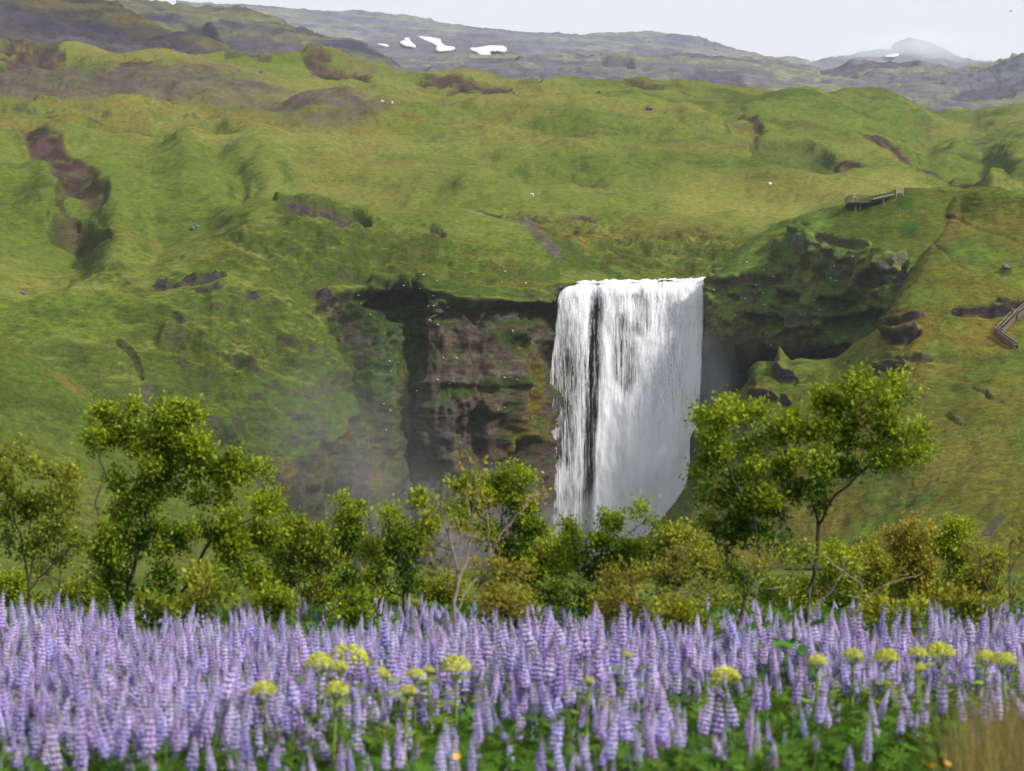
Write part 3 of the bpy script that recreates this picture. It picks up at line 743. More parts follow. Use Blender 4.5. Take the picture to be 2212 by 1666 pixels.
def paint_moor(PX, PY, P, c, slope, st, fi):
    for q, wd in (([(1440,184),(1500,180),(1560,184),(1615,195)], 9), ([(1640,200),(1720,205)], 4), ([(1770,160),(1850,150),(1900,140),(1985,136)], 7), ([(1765,178),(1850,165)], 4), ([(2060,205),(2140,195),(2240,188)], 12), ([(1240,126),(1275,127)], 4), ([(1300,135),(1370,145)], 6), ([(1000,142),(1080,140),(1120,142)], 5), ([(800,112),(860,122),(950,125)], 6)):
        m = line_mask(PX + 6*fi, PY + 3*st, q, wd)
        c = mixc(c, C(84, 78, 98), m * 0.9); P[..., 1] += 20 * m
    m = poly_mask(PX + 10*fi, PY + 5*st, [(900,152),(1050,140),(1400,165),(1560,195),(1440,190),(1200,172)], 10)
    c = mixc(c, C(116, 110, 112), m * 0.7)
    return c, P
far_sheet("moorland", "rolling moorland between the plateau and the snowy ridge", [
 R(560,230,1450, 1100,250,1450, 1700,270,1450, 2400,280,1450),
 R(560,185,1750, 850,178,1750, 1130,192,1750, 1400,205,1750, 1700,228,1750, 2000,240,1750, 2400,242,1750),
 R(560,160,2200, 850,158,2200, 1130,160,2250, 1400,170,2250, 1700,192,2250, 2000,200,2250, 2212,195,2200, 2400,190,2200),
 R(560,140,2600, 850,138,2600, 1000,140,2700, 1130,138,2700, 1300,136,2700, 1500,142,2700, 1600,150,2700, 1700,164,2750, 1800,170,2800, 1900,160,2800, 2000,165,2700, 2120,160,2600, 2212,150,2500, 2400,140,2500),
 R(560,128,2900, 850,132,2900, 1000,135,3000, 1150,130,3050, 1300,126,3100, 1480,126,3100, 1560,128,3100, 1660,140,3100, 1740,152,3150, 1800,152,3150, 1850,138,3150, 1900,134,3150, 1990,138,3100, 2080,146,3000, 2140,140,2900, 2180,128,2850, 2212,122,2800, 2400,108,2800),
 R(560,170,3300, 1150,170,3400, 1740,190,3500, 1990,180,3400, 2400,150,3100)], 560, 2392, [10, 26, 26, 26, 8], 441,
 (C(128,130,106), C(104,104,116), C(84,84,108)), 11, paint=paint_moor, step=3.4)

def paint_ridge(PX, PY, P, c, slope, st, fi):
    m = poly_mask(PX + 8*fi, PY + 4*st, [(740,92),(870,82),(980,88),(1100,98),(1150,120),(1000,124),(850,112)], 9)
    c = mixc(c, C(98, 92, 104), m * 0.85)
    for q, wd in (([(1320,88),(1400,95),(1480,92)], 6), ([(1360,110),(1420,116),(1470,112)], 6), ([(1520,90),(1580,104)], 5), ([(1440,82),(1500,84)], 4)):
        c = mixc(c, C(92, 90, 112), line_mask(PX + 8*fi, PY + 4*st, q, wd) * 0.85)
    return c, P
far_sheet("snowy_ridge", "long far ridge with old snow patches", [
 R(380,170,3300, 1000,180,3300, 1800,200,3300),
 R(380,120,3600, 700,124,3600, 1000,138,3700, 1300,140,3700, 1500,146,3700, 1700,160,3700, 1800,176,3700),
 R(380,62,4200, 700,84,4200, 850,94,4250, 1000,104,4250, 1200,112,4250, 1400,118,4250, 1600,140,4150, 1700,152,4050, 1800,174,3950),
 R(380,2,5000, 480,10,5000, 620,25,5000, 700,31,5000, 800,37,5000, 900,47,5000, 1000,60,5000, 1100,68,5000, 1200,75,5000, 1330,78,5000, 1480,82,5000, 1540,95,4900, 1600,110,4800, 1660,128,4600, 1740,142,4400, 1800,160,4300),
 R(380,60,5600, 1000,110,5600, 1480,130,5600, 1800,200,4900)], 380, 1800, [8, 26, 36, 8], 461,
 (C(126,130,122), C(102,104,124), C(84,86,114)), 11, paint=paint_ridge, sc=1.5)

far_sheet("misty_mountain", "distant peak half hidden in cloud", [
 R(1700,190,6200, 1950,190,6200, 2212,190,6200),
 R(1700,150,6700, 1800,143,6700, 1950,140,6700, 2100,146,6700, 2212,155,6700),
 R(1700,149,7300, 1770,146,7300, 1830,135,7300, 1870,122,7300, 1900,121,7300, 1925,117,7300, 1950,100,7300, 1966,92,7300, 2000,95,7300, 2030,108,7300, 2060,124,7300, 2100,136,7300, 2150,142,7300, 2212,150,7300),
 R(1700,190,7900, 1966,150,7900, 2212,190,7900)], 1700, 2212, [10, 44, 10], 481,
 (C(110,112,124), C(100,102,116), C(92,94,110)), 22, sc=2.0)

# snow lying on the ridge and on the peak
M_SNOW = plain_mat("old_snow", (0.52, 0.53, 0.57), 0.7, 0.2, 0.04)
def snow(sheet, poly, label, lift=2.0):
    P = SHEETS[sheet]
    X = P[..., 0] / P[..., 1] * F + 1106; Y = HZ - (P[..., 2] - EYE) / P[..., 1] * F
    nv, nu = X.shape
    xs = [p[0] for p in poly]; ys = [p[1] for p in poly]
    sel = (X > min(xs) - 8) & (X < max(xs) + 8) & (Y > min(ys) - 5) & (Y < max(ys) + 5)
    px_, py_, pp = X[sel], Y[sel], P[sel]
    A_ = np.stack([px_, py_, np.ones_like(px_)], 1); co = np.linalg.lstsq(A_, pp[:, 1], rcond=None)[0]; lo_ = np.percentile(pp[:, 1] - A_ @ co, 4)
    q = [np.array(p, float) for p in poly]                    # melt the outline smooth, then fray it a little
    for _ in range(2): q = [v for a_, b_ in zip(q, q[1:] + q[:1]) for v in (a_ * .75 + b_ * .25, a_ * .25 + b_ * .75)]
    q = [v + np.array([math.sin(k * 2.1) + math.sin(k * .9), .5 * math.sin(k * 1.7)]) * .55 for k, v in enumerate(q)]
    V = [tuple(at(v[0], v[1], float(v[0] * co[0] + v[1] * co[1] + co[2]) + lo_ - 8)) for v in q]
    Fc = [tuple(range(len(V)))[::-1]]
    me = bpy.data.meshes.new("snow_patch"); me.from_pydata(V, [], Fc); me.update()
    o = link("snow_patch", me, M_SNOW)
    so = o.modifiers.new("thick", 'SOLIDIFY'); so.thickness = 1.5; so.offset = 0
    tag(o, label, "snow patch", "old snow patches on the far ridge")
S2 = lambda pts: [(737.3 + x / 3, y / 3) for x, y in pts]
snow("snowy_ridge", S2([(485,235),(560,240),(650,255),(640,285),(735,305),(735,325),(625,333),(612,318),(625,295),(540,260)]), "long bent snow patch, tallest on the far ridge")
snow("snowy_ridge", S2([(832,312),(900,310),(960,295),(1060,300),(1075,320),(1060,338),(990,328),(950,335),(980,355),(890,358),(885,340),(835,325)]), "ragged wide snow patch, last on the far ridge towards the waterfall")
snow("snowy_ridge", S2([(380,270),(415,262),(410,248),(445,245),(450,275),(485,298),(480,308),(420,300),(385,285)]), "small notched snow patch beside the long bent one")
snow("snowy_ridge", S2([(230,285),(280,285),(312,298),(305,305),(245,293)]), "thin sliver of snow, lowest on the far ridge")
snow("misty_mountain", [(1908,121),(1930,116),(1944,115),(1938,122),(1918,124)], "small snowfield on the shoulder of the misty peak")

# ------------------------------------------------------------------ waterfall
def water_mat(seed, sx, sy):
    m, t, o = nodes_of("falling_water")
    uv = N(t, "ShaderNodeUVMap", uv_map="fall")
    at_ = N(t, "ShaderNodeAttribute", attribute_name="dens")
    mp = N(t, "ShaderNodeMapping"); mp.inputs["Scale"].default_value = (sx, sy, 1); mp.inputs["Location"].default_value = (seed * 3.7, seed * 1.3, seed)
    n1 = N(t, "ShaderNodeTexNoise"); n1.inputs["Scale"].default_value = 1.0; n1.inputs["Detail"].default_value = 6; n1.inputs["Roughness"].default_value = 0.62
    n1.inputs["Distortion"].default_value = 0.5
    mp2 = N(t, "ShaderNodeMapping"); mp2.inputs["Scale"].default_value = (sx * 2.6, sy * 5.5, 1); mp2.inputs["Location"].default_value = (seed, seed * 2.3, seed)
    n2 = N(t, "ShaderNodeTexNoise"); n2.inputs["Scale"].default_value = 1.0; n2.inputs["Detail"].default_value = 5; n2.inputs["Roughness"].default_value = 0.7
    t.links.new(uv.outputs[0], mp.inputs[0]); t.links.new(mp.outputs[0], n1.inputs["Vector"])
    t.links.new(uv.outputs[0], mp2.inputs[0]); t.links.new(mp2.outputs[0], n2.inputs["Vector"])
    a1 = N(t, "ShaderNodeMath", operation='MULTIPLY'); a1.inputs[1].default_value = 0.62; t.links.new(n1.outputs[0], a1.inputs[0])
    a2 = N(t, "ShaderNodeMath", operation='MULTIPLY_ADD'); a2.inputs[1].default_value = 0.38; t.links.new(n2.outputs[0], a2.inputs[0]); t.links.new(a1.outputs[0], a2.inputs[2])
    th = N(t, "ShaderNodeMath", operation='MULTIPLY_ADD'); th.inputs[1].default_value = 0.52; th.inputs[2].default_value = -0.26; t.links.new(at_.outputs["Fac"], th.inputs[0])
    ad = N(t, "ShaderNodeMath", operation='ADD'); t.links.new(a2.outputs[0], ad.inputs[0]); t.links.new(th.outputs[0], ad.inputs[1])
    mr = N(t, "ShaderNodeMapRange"); mr.interpolation_type = 'SMOOTHSTEP'
    mr.inputs["From Min"].default_value = 0.43; mr.inputs["From Max"].default_value = 0.62
    t.links.new(ad.outputs[0], mr.inputs["Value"])
    p = N(t, "ShaderNodeBsdfDiffuse"); p.inputs[0].default_value = (0.89, 0.91, 0.98, 1)
    tl = N(t, "ShaderNodeBsdfTranslucent"); tl.inputs[0].default_value = (0.89, 0.91, 0.98, 1)
    b = N(t, "ShaderNodeBump"); b.inputs["Strength"].default_value = 0.15; b.inputs["Distance"].default_value = 1.0
    t.links.new(a2.outputs[0], b.inputs["Height"]); t.links.new(b.outputs[0], p.inputs["Normal"])
    ms = N(t, "ShaderNodeMixShader"); ms.inputs[0].default_value = 0.35
    t.links.new(p.outputs[0], ms.inputs[1]); t.links.new(tl.outputs[0], ms.inputs[2])
    tr = N(t, "ShaderNodeBsdfTransparent")
    mx_ = N(t, "ShaderNodeMixShader"); t.links.new(mr.outputs[0], mx_.inputs[0]); t.links.new(tr.outputs[0], mx_.inputs[1]); t.links.new(ms.outputs[0], mx_.inputs[2])
    t.links.new(mx_.outputs[0], o.inputs[0])
    return m

wf = empty("waterfall", at(1340, 1230, 497))
tag(wf, "broad white waterfall plunging over the cliff", "waterfall")
def fall_layer(seed, dep, sx, sy, thin, nu=150, nv=170):
    T, S = np.meshgrid(np.linspace(0, 1, nv), np.linspace(0, 1, nu), indexing='ij')
    xl = pchip([0, .06, .12, .3, .6, 1], [1212, 1203, 1199, 1184, 1168, 1152], T)
    xr = pchip([0, .04, .15, .5, 1], [1524, 1524, 1522, 1512, 1486], T)
    PX_ = xl + (xr - xl) * S
    top = pchip([1160, 1200, 1216, 1240, 1280, 1350, 1450, 1500, 1535], [640, 630, 619, 611, 607, 606, 604, 602, 600], xl[:1] + (xr[:1] - xl[:1]) * S[:1])
    top = top + 3.2 * fbm(np.stack([S[:1] * 32, S[:1] * 0, S[:1] * 0 + seed], -1), 1.0, 3, 570)
    PY_ = top + (1225 - top) * T
    D_ = 505 - 6.5 * np.sqrt(T) * (1 - 0.25 * T) + dep
    D_ = np.where(T < 0.025, D_ + 9 * (1 - T / 0.025) ** 2, D_)
    P_ = grid_pts(PX_, PY_, D_)
    q = np.stack([P_[..., 0], P_[..., 0] * 0 + seed * 9, P_[..., 2]], -1)
    P_[..., 1] -= 0.5 * fbm(q, 3.2, 3, 500 + seed, stretch=(1, 1, 0.12)) + 0.22 * fbm(q, 1.2, 3, 520 + seed, stretch=(1, 1, 0.35))
    P_[..., 0] += 0.12 * fbm(q, 2.0, 2, 540 + seed, stretch=(1, 1, 0.3))
    # how much water runs where
    gapc = pchip([0, .2, .5, 1], [1288, 1287, 1279, 1268], T); gaph = pchip([0, .1, .4, 1], [13, 15, 13, 11], T)
    gap = 0.92 * (1 - sstep(gaph * 0.3, gaph * 1.5, np.abs(PX_ - gapc - 2.5 * fbm(np.stack([PX_ * 0 + seed, PX_ * 0, PY_], -1), 60, 3, 560 + seed))))
    left = sstep(gapc + 2, gapc - 2, PX_)
    d = 0.92 - 0.20 * left * sstep(0.05, 0.3, T) + 0.3 * (1 - sstep(0.02, 0.06, T))
    dr = line_mask(PX_, PY_, [(1345,690),(1350,780),(1352,840)], 22, 22) + 0.7 * line_mask(PX_, PY_, [(1385,625),(1385,720)], 14, 14) + 0.5 * line_mask(PX_, PY_, [(1455,640),(1455,690)], 12, 12)
    d -= 0.24 * np.clip(dr, 0, 1)
    d -= 0.10 * left * line_mask(PX_, PY_, [(1232,700),(1222,820),(1216,1000)], 14, 18)
    d += 0.30 * (1 - left) * sstep(0.35, 0.6, T)
    d += 0.2 * sstep(1440, 1490, PX_) * (1 - sstep(.3, .6, T))
    d = d * (1 - gap) + gap * (0.38 + 0.16 * (seed == 3) + 0.35 * (1 - sstep(0.0, 0.12, T)))
    edge = np.minimum(S, 1 - S) * (xr - xl)
    d -= 0.6 * (1 - sstep(1, 7, edge)) * sstep(0.02, 0.1, T)
    d = np.clip(d - thin, 0, 1.25)
    V = P_ - np.array(wf.location)
    me = mesh_np("water_curtain", V.reshape(-1, 3), grid_faces(nv, nu), True)
    a = me.attributes.new("dens", 'FLOAT', 'POINT'); a.data.foreach_set("value", d.ravel().astype(np.float32))
    uvl = me.uv_layers.new(name="fall")
    tt = np.sqrt(T + 0.02)                       # streaks lengthen as the water speeds up
    uvv = np.stack([(PX_ - 1170) / 350, tt], -1).reshape(-1, 2)
    li = np.empty(len(me.loops), np.int32); me.loops.foreach_get("vertex_index", li)
    uvl.data.foreach_set("uv", uvv[li].ravel().astype(np.float32))
    return link("water_curtain", me, water_mat(seed, sx, sy), wf)
fall_layer(1, 0.0, 80, 12, 0.34)
fall_layer(2, 1.3, 130, 4.5, 0.22)
fall_layer(3, 2.6, 60, 8, 0.16)

# spray that hangs at the foot of the fall
def mist(name, label, c, r, dens, seed, scale=0.09, soft=1.0):
    me = bpy.data.meshes.new(name)
    bm = bmesh.new(); bmesh.ops.create_icosphere(bm, subdivisions=3, radius=1.0); bm.to_mesh(me); bm.free()
    m, t, o = nodes_of(name)
    tc = N(t, "ShaderNodeTexCoord")
    ln = N(t, "ShaderNodeVectorMath", operation='LENGTH'); t.links.new(tc.outputs["Object"], ln.inputs[0])
    mr = N(t, "ShaderNodeMapRange"); mr.interpolation_type = 'SMOOTHERSTEP'
    mr.inputs["From Min"].default_value = 1.0; mr.inputs["From Max"].default_value = 0.1
    t.links.new(ln.outputs["Value"], mr.inputs["Value"])
    ge = N(t, "ShaderNodeNewGeometry")
    mp = N(t, "ShaderNodeMapping"); mp.inputs["Location"].default_value = (seed, seed * 2, seed * 3); mp.inputs["Scale"].default_value = (scale, scale, scale * 0.6)
    no = N(t, "ShaderNodeTexNoise"); no.inputs["Scale"].default_value = 1.0; no.inputs["Detail"].default_value = 3
    t.links.new(ge.outputs["Position"], mp.inputs[0]); t.links.new(mp.outputs[0], no.inputs["Vector"])
    m2 = N(t, "ShaderNodeMapRange"); m2.inputs["From Min"].default_value = 0.36; m2.inputs["From Max"].default_value = 0.68; m2.inputs["To Max"].default_value = dens * 1.6
    m2.inputs["To Min"].default_value = dens * 0.35
    t.links.new(no.outputs[0], m2.inputs["Value"])
    mu = N(t, "ShaderNodeMath", operation='MULTIPLY'); t.links.new(mr.outputs[0], mu.inputs[0]); t.links.new(m2.outputs[0], mu.inputs[1])
    pv = N(t, "ShaderNodeVolumePrincipled"); pv.inputs["Color"].default_value = (0.86, 0.92, 1.0, 1); pv.inputs["Anisotropy"].default_value = 0.2
    t.links.new(mu.outputs[0], pv.inputs["Density"]); t.links.new(pv.outputs[0], o.inputs["Volume"])
    ob = link(name, me, m); ob.location = c; ob.scale = r
    tag(ob, label, kind="stuff")
    return ob
mist("spray", "white spray hanging before the lower half of the fall", at(1400, 1000, 484), (13.5, 7, 29), 0.022, 1.0)
mist("spray", "pale spray drifting along the foot of the cliff", at(930, 1150, 462), (46, 12, 20), 0.02, 2.0, 0.05)
mist("spray", "thin spray blown over the green buttress", at(740, 960, 440), (30, 10, 26), 0.010, 3.0, 0.04)
mist("spray", "bluish spray in the hollow beside the crag", at(1540, 830, 492), (8, 5, 16), 0.05, 4.0)
mist("spray", "dense white spray boiling up at the very foot of the fall", at(1330, 1150, 482), (23, 8, 12), 0.08, 6.0)
mist("cloud", "cloud wrapped round the top of the far peak", at(1990, 112, 6900), (360, 150, 85), 0.011, 5.0, 0.004)

# the air between here and the far hills
bx = bpy.data.meshes.new("haze")
bm = bmesh.new(); bmesh.ops.create_cube(bm, size=1.0); bm.to_mesh(bx); bm.free()
m, t, o = nodes_of("haze")
pv = N(t, "ShaderNodeVolumePrincipled"); pv.inputs["Color"].default_value = (0.80, 0.87, 1.0, 1); pv.inputs["Density"].default_value = 5.5e-5
t.links.new(pv.outputs[0], o.inputs["Volume"])
hz = link("haze", bx, m); hz["kind"] = "stuff"
ZT = max(float(P_[..., 2].max()) for P_ in SHEETS.values()) + 60
hz.scale = (12000, 9400, ZT + 3.0); hz.location = (0, 3800, (ZT - 3.0) / 2)

# ------------------------------------------------------------------ willows and birches
M_BARK  = plain_mat("dark_bark", (0.050, 0.040, 0.034), 0.85, 0.4, 14)
M_BARKP = plain_mat("pale_bark", (0.19, 0.16, 0.14), 0.8, 0.35, 14)
M_LEAF  = leaf_mat("willow_leaves", 0.38, 0.45, 0.12)

def tubes(segs, sides=5):
    """segs: list of (p0, p1, r0, r1)"""
    A = np.array([s[0] for s in segs]); B = np.array([s[1] for s in segs])
    r0 = np.array([s[2] for s in segs]); r1 = np.array([s[3] for s in segs])
    d = B - A; L = np.linalg.norm(d, axis=1, keepdims=True) + 1e-9; d = d / L
    A = A - d * r0[:, None] * 0.4
    ref = np.where(np.abs(d[:, 1:2]) < 0.8, np.array([[0, 1.0, 0]]), np.array([[1.0, 0, 0]]))
    u = np.cross(d, ref); u /= np.linalg.norm(u, axis=1, keepdims=True); v = np.cross(d, u)
    an = np.arange(sides) * 2 * math.pi / sides
    ring = u[:, None, :] * np.cos(an)[None, :, None] + v[:, None, :] * np.sin(an)[None, :, None]
    V = np.concatenate([A[:, None] + ring * r0[:, None, None], B[:, None] + ring * r1[:, None, None]], axis=1)
    n = len(segs); base = np.arange(n)[:, None] * 2 * sides
    i = np.arange(sides); j = (i + 1) % sides
    Fq = np.stack([base + i, base + j, base + sides + j, base + sides + i], -1).reshape(-1, 4)
    return V.reshape(-1, 3), Fq

def grow(stems, clumps, rng, tip=0.003, upbias=0.35):
    """branch skeleton: given stems, then twigs that reach out into the clumps"""
    pts, par = [], []
    for st in stems:
        prev = None
        st = [np.array(p, float) for p in st]
        for a, b in zip(st[:-1], st[1:]):
            n = max(2, int(np.linalg.norm(b - a) / 0.10))
            for q in range(n):
                if prev is None or q > 0 or True:
                    p = a + (b - a) * (q / n) + rng.normal(0, 0.010, 3)
                    if prev is None:
                        j = -1
                        if pts:
                            dd = np.linalg.norm((np.array(pts) - p)[:, [0, 2]], axis=1)
                            j = int(dd.argmin()) if a[2] > pts[0][2] + 0.1 else 0
                            if j: p = pts[j] + rng.normal(0, .004, 3)
                        pts.append(p); par.append(j)
                    else:
                        pts.append(p); par.append(prev)
                    prev = len(pts) - 1
        pts.append(st[-1]); par.append(prev)
    tips = []
    att = []
    for (c, r, n) in clumps:
        q = rng.normal(0, 1, (n, 3)); q /= np.linalg.norm(q, axis=1, keepdims=True)
        q *= rng.uniform(0.25, 1.0, (n, 1)) ** 0.6
        ns = max(2, n // 6)                      # leaf clusters with air between them
        sub = q[:ns] * 1.08
        q = sub[rng.integers(0, ns, n)] + rng.normal(0, .17, (n, 3))
        att += list(np.array(c) + q * np.array(r))
    base = np.array(pts[0])
    att = np.array(att)
    d0 = np.min(np.linalg.norm(att[:, None] - np.array(pts)[None], axis=2), axis=1)
    arr = np.array(pts); 
    for k in np.argsort(d0):
        a = att[k]
        d = arr - a
        L = np.linalg.norm(d, axis=1)
        cost = L + upbias * np.clip(d[:, 2] + 0.45 * L, 0, None) * 2.0
        j = int(cost.argmin())
        s = arr[j]; n = max(1, int(L[j] / 0.12))
        prev = j; new = []
        sag = rng.normal(0, 0.06, 3) * min(1.0, L[j])
        for q in range(1, n + 1):
            f = q / n
            p = s + (a - s) * f + sag * math.sin(math.pi * f) + np.array([0, 0, -0.10 * L[j] * math.sin(math.pi * f)])
            pts.append(p); par.append(prev); prev = len(pts) - 1; new.append(p)
        arr = np.concatenate([arr, np.array(new)])
        tips.append(prev)
    n = len(pts); r = np.zeros(n)
    acc = np.zeros(n)
    for i in range(n - 1, -1, -1):
        r[i] = max(tip, acc[i] ** (1 / 2.35))
        if par[i] >= 0: acc[par[i]] += r[i] ** 2.35
    return np.array(pts), par, r, tips

def leaves_mesh(centers, dirs, rng, per, spread, size, cols, young):
    n = len(centers) * per
    c = np.repeat(centers, per, axis=0) + rng.normal(0, 1, (n, 3)) * spread * np.array([1, 1, 0.9])
    d0 = np.repeat(dirs, per, axis=0)
    c = c + d0 * rng.uniform(-0.5, 1.2, (n, 1)) * spread * 1.2
    ax = d0 * 0.8 + rng.normal(0, 0.75, (n, 3)) + np.array([0, 0, 0.35]); ax /= np.linalg.norm(ax, axis=1, keepdims=True)
    up = rng.normal(0, 1, (n, 3)) + np.array([0, -0.2, 0.9])
    sd = np.cross(ax, up); sd /= np.linalg.norm(sd, axis=1, keepdims=True)
    nn = np.cross(sd, ax)
    L = size * rng.uniform(0.6, 1.25, (n, 1)); W = L * rng.uniform(0.22, 0.34, (n, 1))
    V = np.stack([c, c + ax * L * 0.5 + sd * W + nn * L * 0.06, c + ax * L + nn * L * -0.05, c + ax * L * 0.5 - sd * W + nn * L * 0.06], 1)
    i = np.arange(n)[:, None] * 4
    Fq = np.concatenate([i + np.array([0, 1, 2]), i + np.array([0, 2, 3])], 0)
    yt = np.repeat(young + rng.normal(0, .14, len(young)), per) + rng.normal(0, 0.12, n)
    yt = np.clip(yt, 0, 1)[:, None]
    g1 = np.array(cols[0]); g2 = np.array(cols[1])
    cc = g1 * (1 - yt) + g2 * yt
    cc = cc * rng.uniform(0.82, 1.18, (n, 1))
    bz = rng.random((n, 1)) < 0.012
    cc = np.where(bz, np.array([0.20, 0.13, 0.03]), cc)
    return V.reshape(-1, 3), Fq, np.repeat(cc, 4, axis=0)

GREEN = ((0.036, 0.098, 0.006), (0.340, 0.410, 0.018))
DEEP  = ((0.036, 0.085, 0.008), (0.320, 0.350, 0.022))
AMBER = ((0.085, 0.100, 0.012), (0.360, 0.310, 0.032))
OLIV  = ((0.060, 0.105, 0.010), (0.340, 0.360, 0.026))

def tree(name, label, D, stems, clumps, seed, cols=GREEN, per=26, size=0.046, spread=0.052, dens=1.0, bark=None, cat="tree", depth=0.7, tip=0.003, young0=0.36):
    """stems and clumps are given in frame units at distance D; each gets its own depth"""
    rng = np.random.default_rng(seed)
    D = (D - 40) * 0.75 + 21.0
    s = D / F
    bx_ = (stems[0][0][0] - 1106) * s
    base = np.array([bx_, D, float(rise(D))])
    def W(x, y, dz=0.0): return np.array([(x - 1106) * s, D + dz, EYE + (HZ - y) * s])
    st3 = []
    for st in stems:
        tgt = rng.uniform(-0.5, 0.5)
        pl = []
        for k, p in enumerate(st):
            dz = p[2] if len(p) > 2 else tgt * k / max(1, len(st) - 1)
            q = W(p[0], p[1], dz)
            pl.append(q)
        if st is stems[0] or pl[0][2] < 0.75: pl[0][2] = base[2] - 0.08
        st3.append(pl)
    cl3 = []
    for c_ in clumps:
        x, y, rx, ry = c_[:4]
        area = rx * ry * math.pi * s * s
        n = max(3, int(area * 150 * dens * (c_[4] if len(c_) > 4 else 1.0)))
        cl3.append((W(x, y, rng.uniform(-depth, depth) * rx * s * 1.2), (rx * s, max(rx, ry) * s * 0.85, ry * s), n))
    pts, par, r, tips = grow(st3, cl3, rng, tip)
    pts = pts - base
    segs = [(pts[par[i]], pts[i], r[par[i]] if r[par[i]] < 2.2 * r[i] else 1.5 * r[i], r[i]) for i in range(len(pts)) if par[i] >= 0]
    root = empty(name, base)
    tag(root, label, cat, "willows and birches along the meadow")
    V, Fq = tubes(segs)
    link("trunk", mesh_np("trunk", V, Fq), bark or M_BARK, root)
    ti = np.array(tips)
    ctr = pts[ti]; dr = ctr - pts[np.array([par[i] for i in tips])]
    dr /= np.linalg.norm(dr, axis=1, keepdims=True) + 1e-9
    # young yellow leaves outside; leaves under others get darker green as painted shade
    cx = np.array([np.average(ctr, axis=0)])
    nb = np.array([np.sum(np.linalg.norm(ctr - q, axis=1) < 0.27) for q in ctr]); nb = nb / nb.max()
    top_shade = np.array([np.sum((np.linalg.norm((ctr - q)[:, :2], axis=1) < 0.24) & (ctr[:, 2] > q[2] + 0.05)) for q in ctr]); top_shade = top_shade / max(1, top_shade.max())
    young = young0 + 0.30 - 0.80 * top_shade + rng.normal(0, 0.10, len(ctr))
    # some leaves back along the twigs as well
    bk = np.array([par[i] for i in tips]); 
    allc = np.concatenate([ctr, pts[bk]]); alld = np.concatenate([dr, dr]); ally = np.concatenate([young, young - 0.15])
    V, Fq, cc = leaves_mesh(allc, alld, rng, max(3, int(per * 0.85)), spread * 1.15, size * 1.2, cols, ally)
    link("crown", mesh_np("crown", V, Fq, False, cc), M_LEAF, root)
    return root

# --- the two tallest
tree("willow_tree", "tall forked willow, tallest of those growing before the green slope", 46,
 [[(268,1385),(262,1320),(245,1250),(225,1180),(215,1090),(236,1020),(212,950)], [(262,1320),(285,1240),(310,1160),(318,1080),(320,1000),(345,920)],
  [(325,1385,0.4),(350,1320,0.4),(400,1250,0.5),(440,1170,0.4),(455,1110,0.3),(470,1060,0.2),(520,1040,0.2)], [(400,1250,0.5),(470,1215,0.6),(540,1190,0.6)],
  [(440,1170,0.4),(520,1130,0.3),(570,1110,0.3)], [(310,1160),(290,1060),(285,960)], [(245,1250),(205,1180),(190,1140)]],
 [(215,905,30,42,1.3), (200,885,20,22,1.2), (232,960,32,30,1.1), (290,915,34,38,1.3), (282,965,24,26), (350,910,42,44,1.4), (400,930,46,42,1.3), (440,955,34,28,1.2), (365,985,56,44,1.3), (415,990,36,30),
  (345,1040,50,34,1.2), (250,1060,32,26,.8), (310,1100,60,40,1.1), (250,1110,40,36,.9), (490,1010,44,24,1.1), (530,1035,44,26,1.1), (450,1020,30,24), (460,1075,30,40,.8), (560,1030,24,18,.8), (540,1100,50,34,1.0), (580,1120,36,40,.9),
  (500,1150,60,34,.9), (240,1180,50,50,.9), (320,1190,60,46,.9), (210,1180,30,50,.8), (420,1160,50,36,.9), (270,1260,60,50,.8), (370,1270,50,50,.7), (500,1210,60,44,.8), (560,1180,40,44,.9), (450,1270,60,40,.8), (560,1250,40,40,.8), (310,1330,44,26,.7), (225,1250,40,40,.6)], 11, GREEN, per=30)
